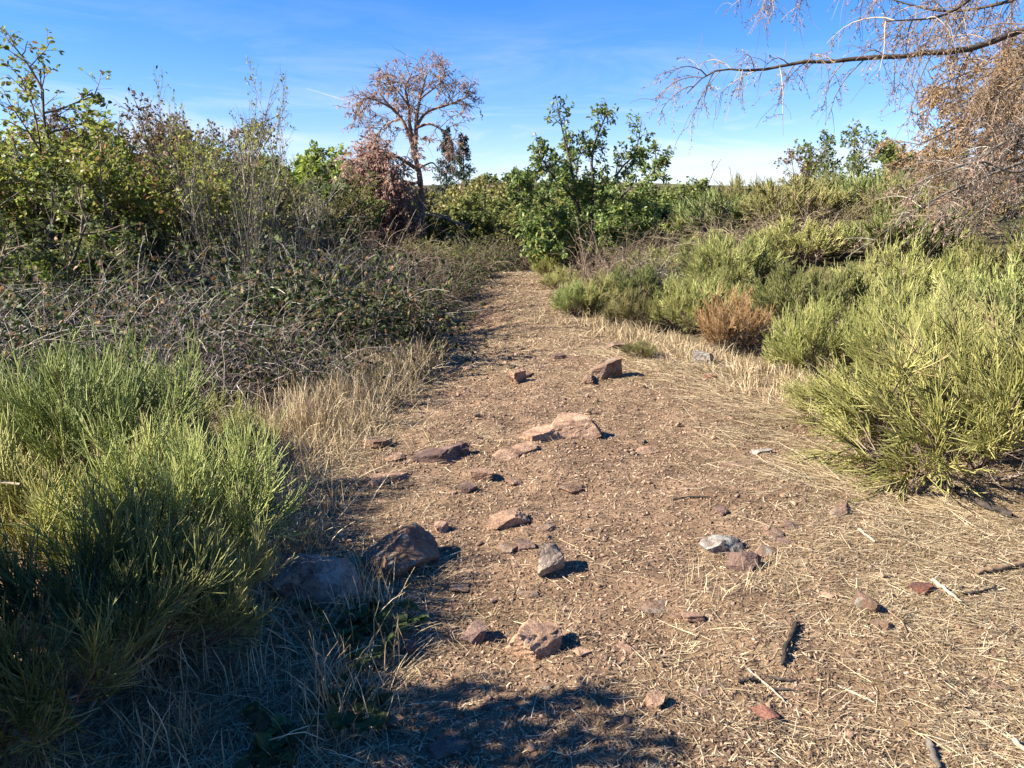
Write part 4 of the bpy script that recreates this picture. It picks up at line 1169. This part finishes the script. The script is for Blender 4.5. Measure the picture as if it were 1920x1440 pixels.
rock(825, 862, 100, 28, 'rock_dark', 'dark flat slab casting a deep shadow on the left of the trail', 115, .1, .55, tilt=(0, -.12), sink=.35)
rock(705, 838, 62, 20, 'rock_brown', 'half-hidden slab in dry grass left of the dark flat slab', 116, .3, .6, sink=.4)
rock(740, 862, 44, 14, 'rock_pink', 'small pink slab in dry grass between the two larger slabs', 117, .3, .6, sink=.4)
rock(735, 898, 72, 18, 'rock_pink', 'flat pink broken slab in straw left of the trail', 118, .5, .6, tilt=(0, .12), sink=.4)
rock(708, 908, 36, 15, 'rock_pink', 'bright pink stone at the left end of the broken slab', 119, .9, .7, sink=.35)
rock(905, 900, 46, 24, 'rock_pink', 'knobbly pink stone below the dark flat slab', 120, .2, .7, sink=.35)
rock(875, 925, 34, 20, 'rock_dark', 'dark stone touching the knobbly pink one', 121, .9, .8)
rock(966, 908, 26, 11, 'rock_brown', 'small brown stone under the slab tail', 122, .3)
rock(1072, 922, 34, 17, 'rock_brown', 'small stone with a dark shaded right side in mid trail', 123, .7)
rock(950, 982, 82, 26, 'rock_pink', 'long low pinkish rock in the trail right of the brown boulder', 124, .35, .5, tilt=(0, -.1), sink=.35)
rock(1025, 996, 44, 13, 'rock_brown', 'flat stone right of the long low rock', 125, .1, .6, sink=.45)
rock(828, 995, 30, 20, 'rock_pink', 'pale triangular stone behind the brown boulder', 126, .4)
rock(950, 1033, 36, 16, 'rock_brown', 'low stone between the boulder and the triangular rock', 127, 1.1)
rock(985, 1030, 30, 18, 'rock_dark', 'dark notched stone left of the triangular rock', 128, .2)
rock(1033, 1072, 66, 54, 'rock_tan', 'triangular tan rock standing on bare soil in mid trail', 129, .9, .6, tilt=(.1, .1), sink=.2)
rock(1352, 1036, 76, 34, 'rock_grey', 'oval rock with white lichen on the right of the trail', 130, .05, .6, round_=.7, sink=.3)
rock(1405, 1068, 58, 38, 'rock_dark', 'dark red-brown rock below the oval lichen rock', 131, .6, .8, sink=.25)
rock(1436, 1040, 46, 20, 'rock_brown', 'brown stone right of the oval lichen rock', 132, .2, .7)
rock(1455, 1006, 32, 14, 'rock_brown', 'small stone above the group around the lichen rock', 133, .5)
rock(1485, 990, 26, 12, 'rock_dark', 'dark chip upper right of the group around the lichen rock', 134, .8)
rock(1354, 962, 22, 14, 'rock_dark', 'small dark stone alone above the lichen rock', 135, .3)
rock(1578, 966, 50, 18, 'rock_brown', 'flat wedge stone on the straw right of the trail', 136, .4, .5, tilt=(0, -.2))
rock(1392, 875, 84, 16, 'rock_brown', 'long flat slab flush with the soil on the right of the trail', 137, .1, .45, sink=.5)
rock(1425, 850, 46, 10, 'rock_grey', 'small grey slab just above the long flat slab', 138, .2, .5, sink=.5)
rock(1210, 848, 50, 11, 'rock_pink', 'thin pink slab right of the split pink rock', 139, .3, .5, sink=.5)
rock(1003, 1222, 92, 58, 'rock_pink', 'craggy pink rock with a deep crease and strong shadow in the near trail', 140, .4, .8, tilt=(0, .1), sink=.25)
rock(1030, 1218, 54, 44, 'rock_pink', 'right half of the craggy pink rock in the near trail', 141, 1.1, .8, sink=.25)
rock(1235, 1140, 72, 14, 'rock_brown', 'flat rock almost flush with the soil in the near trail', 142, .8, .8, sink=.6)
rock(1300, 1164, 40, 20, 'rock_pink', 'pale pink stone right of the flush flat rock', 143, .1, .7)
rock(1230, 1326, 30, 26, 'rock_pink', 'small rounded pink stone near the bottom, edge of the big shadow', 144, .5, 1.0, sink=.2)
rock(1437, 1344, 34, 18, 'rock_red', 'small dark red stone near the bottom right', 145, .2)
rock(1625, 1142, 42, 26, 'rock_brown', 'tilted flat stone with a dark shadow among straw on the right', 146, -.7, .5, tilt=(0, .3), sink=.2)
rock(1728, 1110, 30, 18, 'rock_red', 'small reddish stone at the right beside pale bark', 147, .3)
rock(1553, 1120, 26, 12, 'rock_pink', 'small pink pebble in the right half of the near trail', 148, .6)
rock(1652, 1178, 28, 16, 'rock_brown', 'small brown stone below the tilted flat stone', 149, -.8, .6)
rock(1092, 1228, 26, 14, 'rock_pink', 'small pink pebble right of the craggy rock shadow', 150, .3)
rock(1860, 1280, 58, 8, 'rock_brown', 'flat stone flush with the litter at the lower right edge', 151, -.5, .8, sink=.6)
rock(988, 1118, 36, 13, 'rock_brown', 'flat stone between the triangular and the craggy rock', 152, .2, .6, sink=.4)
rock(888, 1204, 52, 34, 'rock_dark', 'dark half-buried stone in the big shadow, left of the craggy rock', 153, .6, .8)
rock(840, 1410, 82, 26, 'rock_dark', 'broad dark stone in the shadow at the bottom edge', 154, .3, .8, sink=.4)
rock(733, 1360, 34, 20, 'rock_brown', 'small stone in the shadow near the bottom, left of the broad dark one', 155, .8)
rock(862, 1106, 36, 14, 'rock_brown', 'low stone at the upper edge of the big shadow', 156, .1)
rock(760, 1225, 30, 26, 'rock_dark', 'upright dark stone in the big shadow by the bramble sprig', 157, .4)
rock(730, 1107, 24, 10, 'rock_pink', 'small pale pebble in the boulder shadow', 158, .2)
rock(1175, 1222, 30, 13, 'rock_pink', 'largest pebble of the cluster right of the craggy rock', 159, .2)
rock(1470, 1018, 20, 9, 'rock_dark', 'dark crumb right of the brown stone by the lichen rock', 160, .2)
rock(1270, 1160, 24, 12, 'rock_pink', 'pink pebble between the flush flat rock and the pale pink stone', 161, .9)
rock(1025, 1290, 24, 12, 'rock_brown', 'lone pebble in the big shadow below the craggy rock', 162, .9)
rock(1315, 1300, 40, 10, 'rock_brown', 'flat brown chip right of the small rounded stone', 163, .5, .7, sink=.5)

# unlabelled-apart small stones: alike, in one group
SM = [rock_mesh(200 + i, m, 2) for i, m in enumerate(['rock_pink', 'rock_brown', 'rock_pink', 'rock_dark', 'rock_brown', 'rock_pink'])]
rng = np.random.default_rng(90)
cnt = 0
STONES = []
def stone(x, y, s):
    k = int(rng.integers(len(SM)))
    o = obj('small_stone', SM[k], None, (x, y, float(terrain(x, y)) + s * .2))
    o.scale = (s * rng.uniform(.8, 1.4), s * rng.uniform(.7, 1.1), s * rng.uniform(.45, .8))
    o.rotation_euler = (rng.normal() * .3, rng.normal() * .3, rng.random() * 6.28)
    STONES.append((o, x, y, ('pink', 'brown', 'pink', 'dark', 'brown', 'pink')[k]))
for k in range(16):
    c = gp(1165 + rng.normal() * 26, 1215 + rng.normal() * 14); stone(c[0], c[1], rng.uniform(.014, .028))
while cnt < 190:
    y = 1.9 + 7.5 * rng.random() ** 1.5; x = path_x(y) + rng.uniform(-1, 1) * path_w(y) * .95
    if vnoise(x, y, .9, 40) + .35 * rng.random() - .35 * float(straw_amount(x, y)) < 0.0: continue
    stone(x, y, rng.uniform(.015, .042) * (1 + .6 * (y > 5))); cnt += 1
# name each stone by the nearest easily found rock
MARKS = [(1070, 818, 'the split pink rock'), (1140, 708, 'the pointed brown rock'), (825, 862, 'the dark flat slab'), (950, 982, 'the long low pinkish rock'),
         (1033, 1072, 'the triangular tan rock'), (1352, 1036, 'the oval lichen rock'), (1003, 1222, 'the craggy pink rock'), (752, 1066, 'the brown boulder'),
         (1480, 1215, 'the charred stick'), (1625, 1142, 'the tilted flat stone'), (1392, 875, 'the long flat slab'), (1320, 683, 'the grey bank stone'),
         (1230, 1326, 'the small rounded pink stone'), (735, 898, 'the broken pink slab'), (1050, 673, 'the far dark stone'), (840, 1410, 'the broad shaded stone')]
MP = np.array([gp(a, b)[:2] for a, b, _ in MARKS])
buckets = {}
for o, x, y, c in STONES:
    dd = np.hypot(MP[:, 0] - x, MP[:, 1] - y); k = int(dd.argmin())
    ex, ey = x - MP[k, 0], y - MP[k, 1]
    way = ('right of' if ex > 0 else 'left of') if abs(ex) > abs(ey) else ('beyond' if ey > 0 else 'before')
    buckets.setdefault((c, way, MARKS[k][2]), []).append((dd[k], o))
ORD = ['nearest', 'second nearest', 'third nearest', 'fourth nearest', 'fifth nearest', 'sixth nearest', 'seventh nearest', 'eighth nearest', 'ninth nearest', 'tenth nearest', 'eleventh nearest', 'twelfth nearest', 'thirteenth nearest', 'fourteenth nearest', 'fifteenth nearest', 'sixteenth nearest']
for (c, way, mk), lst in buckets.items():
    lst.sort(key=lambda q: q[0])
    for n, (dq, o) in enumerate(lst):
        lb = f'small {c} stone {way} {mk}'
        if len(lst) > 1: lb += ', ' + (ORD[n] if n < len(ORD) else 'farthest') + ' to it'
        tag(o, lb, 'stone', 'small loose stones on the trail')

# gravel crumbs: nobody could count them
OCT = (np.array([[1, 0, 0], [0, 1, 0], [-1, 0, 0], [0, -1, 0], [0, 0, 1], [0, 0, -1]], float), np.array([[0, 1, 4], [1, 2, 4], [2, 3, 4], [3, 0, 4], [1, 0, 5], [2, 1, 5], [3, 2, 5], [0, 3, 5]]))
N = 60000
y = 1.6 + 14 * rng.random(N) ** 2.2; x = path_x(y) + rng.uniform(-1.15, 1.15, N) * path_w(y)
keep = rng.random(N) > .45 * straw_amount(x, y); x, y = x[keep], y[keep]; N = len(x)
s = (.0022 + .0075 * rng.random(N) ** 3) * (1 + .12 * y)
jit = OCT[0][None] * (0.5 + .8 * rng.random((N, 6, 1))) + rng.normal(size=(N, 6, 3)) * .18
ang = rng.random(N) * 6.28
ca, sa = np.cos(ang), np.sin(ang)
vx = jit[..., 0] * ca[:, None] - jit[..., 1] * sa[:, None]; vy = jit[..., 0] * sa[:, None] + jit[..., 1] * ca[:, None]
vv = np.stack([vx, vy, jit[..., 2] * .7], -1) * s[:, None, None] + np.stack([x, y, terrain(x, y) + .15 * s], -1)[:, None]
q = (OCT[1][None] + (np.arange(N) * 6)[:, None, None]).reshape(-1, 3)
g = Geo(); g.add(vv.reshape(-1, 3), np.zeros((0, 4), int), np.repeat(rng.random(N), 6), np.zeros(N * 6))
g.q = [np.concatenate([q, np.full((len(q), 1), -1)], 1)]
tag(obj('gravel', g.mesh('gravel', 'crumb', smooth=False)), 'loose reddish soil crumbs and grit on the trail', 'gravel', kind='stuff')
print('rocks', time.time() - T0)

# ------------------------------------------------------------------ sticks
def stick(pts, r0, r1, mat, label, lift=.008, name='stick', seed=1, knots=True):
    rng = np.random.default_rng(seed)
    g0 = [gp(*p) for p in pts]
    f = g0[0].copy()
    arr = np.array(g0); arr[:, 2] += lift + r0 * .6
    P, R = limb_mesh([(arr, r0, r1)], 14)
    P = P + rng.normal(size=P.shape) * r0 * .25
    R = R * (1 + .15 * rng.normal(size=R.shape))
    R[:, 0] *= .5; R[:, -1] *= .4
    g = Geo(); tubes(g, P - f, R, rng, 7)
    o = obj(name, g.mesh(name, mat), None, f)
    return tag(o, label, 'stick', 'sticks lying by the trail')
stick([(1497, 1172), (1485, 1195), (1472, 1225), (1466, 1256)], .010, .007, 'charred_wood', 'short charred black stick pointing up the trail on the right', seed=2)
stick([(1400, 1257), (1440, 1292), (1478, 1326)], .0045, .003, 'pale_wood', 'thin pale stick below the charred one', seed=3)
stick([(1570, 1290), (1602, 1305), (1640, 1323)], .0040, .003, 'pale_wood', 'thin pale stick right of the charred one, lower down', seed=4)
stick([(1608, 995), (1625, 1008), (1642, 1021)], .008, .006, 'pale_wood', 'short stubby pale stick on the straw at the right', seed=5)
stick([(1745, 1092), (1775, 1113), (1802, 1135)], .010, .005, 'pale_wood', 'pale splinter of bark beside the reddish stone', seed=6)
stick([(1826, 1078), (1870, 1070), (1935, 1058)], .011, .012, 'brown_wood', 'brown broken stick entering from the right edge', seed=7)
stick([(1740, 895), (1790, 925), (1840, 955), (1900, 975)], .014, .020, 'charred_wood', 'long dark dead branch under the drooping broom', seed=8, lift=.02)
stick([(1738, 1392), (1746, 1415), (1762, 1450)], .010, .010, 'grey_bark', 'grey broken stick at the bottom edge', seed=9)
stick([(1898, 1392), (1915, 1408), (1940, 1425)], .008, .007, 'pale_wood', 'pale stick cut by the lower right corner', seed=10)
stick([(516, 1170), (535, 1192), (549, 1223)], .006, .005, 'pale_wood', 'bone-white stick in the shade under the left broom', seed=11, lift=.02)
stick([(1262, 940), (1295, 935), (1332, 935)], .006, .004, 'charred_wood', 'thin dark twig across the middle of the trail', seed=12)
stick([(1383, 1284), (1402, 1280), (1422, 1279)], .006, .004, 'charred_wood', 'short dark twig above the thin pale stick', seed=13)
stick([(1440, 1275), (1465, 1279), (1490, 1281)], .005, .004, 'charred_wood', 'short dark twig below the charred stick', seed=14)
stick([(1448, 1297), (1475, 1298), (1492, 1299)], .005, .003, 'charred_wood', 'lowest of the three short dark twigs near the charred stick', seed=15)
stick([(1805, 1118), (1840, 1113), (1868, 1104)], .006, .004, 'charred_wood', 'dark twig below the brown broken stick at the right', seed=16)
stick([(1660, 1145), (1690, 1170), (1700, 1190)], .003, .002, 'brown_wood', 'thin brown twig below the tilted flat stone', seed=17)
# pale bare stick poking out of the left broom
rng = np.random.default_rng(95)
f = at(-60, 898, 2.9)
g = Geo(); p, r = limb_mesh([([ground_loc(f[0] - .35, 2.95), f + [-.15, 0, -.02], f, at(0, 904, 2.88), at(38, 908, 2.86)], .009, .006)], 12)
tubes(g, p - p[0, 0], r, rng, 6)
tag(obj('stick', g.mesh('stick', 'pale_wood'), None, p[0, 0]), 'pale bare stick poking in from the left edge among the broom', 'stick', 'sticks lying by the trail')

# ------------------------------------------------------------------ dry grass and litter
def blades(name, x, y, L, w, mat, rng, dirbias=None, lift=.006, up=.12, label='', cat='grass', K=4, curl=.35):
    N = len(x)
    a = rng.random(N) * 2 * PI if dirbias is None else dirbias + rng.normal(size=N) * .6 + 1.6 * vnoise(x, y, .6, 52)
    d = np.stack([np.cos(a), np.sin(a), np.abs(rng.normal(size=N)) * up], -1)
    p0 = np.stack([x, y, terrain(x, y) + lift * rng.random(N)], -1)
    P = strands(rng, p0, d, L, K, (0, 0, -up * .8), curl / K)
    gz = terrain(P[..., 0], P[..., 1])
    P[..., 2] = np.maximum(P[..., 2], gz + .003)
    side = nrm(np.cross(d, [0, 0, 1.0]) + rng.normal(size=(N, 3)) * .3)
    W = np.broadcast_to(w, (N,))[:, None] * np.linspace(1, .5, K)[None]
    g = Geo(); ribbons(g, P, W, rng, side)
    return tag(obj(name, g.mesh(name, mat)), label, cat, kind='stuff')
def scatter(N, pw, rng, y0=1.6, y1=17, prob=None, xr=1.3):
    y = y0 + (y1 - y0) * rng.random(N) ** pw
    x = path_x(y) + rng.uniform(-xr, xr, N) * (path_w(y) + .3)
    k = rng.random(N) < prob(x, y)
    return x[k], y[k]
rng = np.random.default_rng(96)
x, y = scatter(150000, 1.9, rng, prob=lambda x, y: np.clip(.05 + .95 * straw_amount(x, y) ** 2 * (vnoise(x, y, .13, 61) + vnoise(x, y, .33, 62) > -.12), 0, 1))
blades('straw_litter', x, y, (.035 + .09 * rng.random(len(x)) ** 2), .0009 + .00022 * y, 'straw', rng, label='flattened pale straw scattered over the trail', cat='straw', K=3)
x, y = scatter(190000, 1.9, rng, prob=lambda x, y: .85 + 0 * x)
blades('leaf_litter', x, y, .010 + .022 * rng.random(len(x)), .0016 + .0003 * y, 'litter', rng, label='brown chopped plant litter covering the trail', cat='litter', K=2, up=.3)
# long combed straw on the right verge and at the left edge
N = 9000
y = rng.uniform(4.2, 8.8, N); x = path_x(y) + path_w(y) + rng.normal(size=N) * .38 - .05
kk = vnoise(x, y, .5, 51) + .25 * rng.random(N) > .02; x, y = x[kk], y[kk]; N = len(x)
blades('dry_grass', x, y, .10 + .2 * rng.random(N), .0012 + .0002 * y, 'straw', rng, dirbias=PI - .15, up=.22, label='long combed-down dry grass along the right verge', K=5)
N = 9000
y = rng.uniform(1.7, 4.4, N); x = path_x(y) + path_w(y) + rng.normal(size=N) * .5 + .1
blades('dry_grass', x, y, .05 + .12 * rng.random(N), .0010 + .0002 * y, 'straw', rng, dirbias=PI + .35, up=.14, label='dry grass stalks lying over the lower right ground', K=4)
N = 9000
y = rng.uniform(3.3, 9.0, N); x = path_x(y) - path_w(y) + rng.normal(size=N) * .28
blades('dry_grass', x, y, .08 + .16 * rng.random(N), .0011 + .0002 * y, 'straw', rng, up=.3, label='trampled dry grass along the left verge', K=4)
N = 5000
y = rng.uniform(1.7, 3.3, N); x = rng.uniform(-1.7, -.35, N)
blades('dry_grass', x, y, .06 + .13 * rng.random(N), .0010 + .0002 * y, 'straw', rng, up=.22, label='shaded dry grass under the left broom', K=4)
# standing tufts
def tufts(name, cx, cy, rng, per, L, label, spread=.06, w=.0014, mat='straw'):
    n = len(cx)
    x = np.repeat(cx, per) + rng.normal(size=n * per) * spread; y = np.repeat(cy, per) + rng.normal(size=n * per) * spread
    N = len(x)
    a = rng.random(N) * 2 * PI; tl = np.abs(rng.normal(size=N)) * .5
    d = np.stack([np.cos(a) * np.sin(tl), np.sin(a) * np.sin(tl), np.cos(tl)], -1)
    p0 = np.stack([x, y, terrain(x, y) - .01], -1)
    P = strands(rng, p0, d, L * (.4 + .8 * rng.random(N)), 5, (0, 0, -.9), .08)
    side = nrm(np.cross(d, rng.normal(size=(N, 3))))
    W = (w + .00018 * y)[:, None] * np.array([1, 1, .85, .65, .3])[None]
    g = Geo(); ribbons(g, P, W, rng, side)
    return tag(obj(name, g.mesh(name, mat)), label, 'grass', kind='stuff')
n = 110
cy = rng.uniform(5.2, 8.6, n); cx = path_x(cy) - path_w(cy) - .05 + rng.normal(size=n) * .22
tufts('dry_grass', cx, cy, rng, 60, .34, 'tall straw-coloured grass standing along the left verge')
n = 70
cy = rng.uniform(3.4, 5.3, n); cx = path_x(cy) - path_w(cy) - .12 + rng.normal(size=n) * .25
tufts('dry_grass', cx, cy, rng, 45, .20, 'short dry grass tufts behind the two boulders')
n = 90
cy = rng.uniform(5.5, 11, n); cx = path_x(cy) + path_w(cy) + .2 + rng.normal(size=n) * .25
tufts('dry_grass', cx, cy, rng, 40, .22, 'dry grass tufts at the foot of the right bank')
n = 34
cy = rng.uniform(1.7, 3.2, n); cx = rng.uniform(-1.6, -.45, n)
tufts('dry_grass', cx, cy, rng, 30, .22, 'wispy dry grass in the shade of the left broom')
n = 14
pts = np.array([gp(1380 + rng.normal() * 60, 1105 + rng.normal() * 22) for _ in range(n)])
tufts('dry_grass', pts[:, 0], pts[:, 1], rng, 12, .11, 'sparse pale grass tuft below the lichen rock', .03, .0006)
# moss cushion
mp_ = gp(508, 895)
o = obj('moss_cushion', make_rock(301, cuts=3, detail=4, rough=.09, round_=1).mesh('moss_cushion', 'moss'), None, mp_)
o.scale = (.20, .14, .07); tag(o, 'orange-brown moss cushion in dry grass behind the left broom', 'moss')

# contrail: a thin ice cloud high up
f = at(575, 166, 7000); e2 = at(662, 193, 7000)
rng = np.random.default_rng(5)
g = Geo(); P, R = limb_mesh([([f, .5 * (f + e2), e2], 3, 7)], 12); tubes(g, P - f, R, rng, 6)
m, nn_, ll_, out_ = new_mat('ice_cloud')
df = nn_.new('ShaderNodeBsdfDiffuse'); df.inputs[0].default_value = (.85, .88, .92, 1)
tr = nn_.new('ShaderNodeBsdfTransparent'); ms = nn_.new('ShaderNodeMixShader'); ms.inputs[0].default_value = .35
ll_.new(tr.outputs[0], ms.inputs[1]); ll_.new(df.outputs[0], ms.inputs[2]); ll_.new(ms.outputs[0], out_.inputs[0])
tag(obj('contrail', g.mesh('contrail', 'ice_cloud'), None, f), 'thin faint vapour trail in the blue sky left of the dead pine', 'contrail')
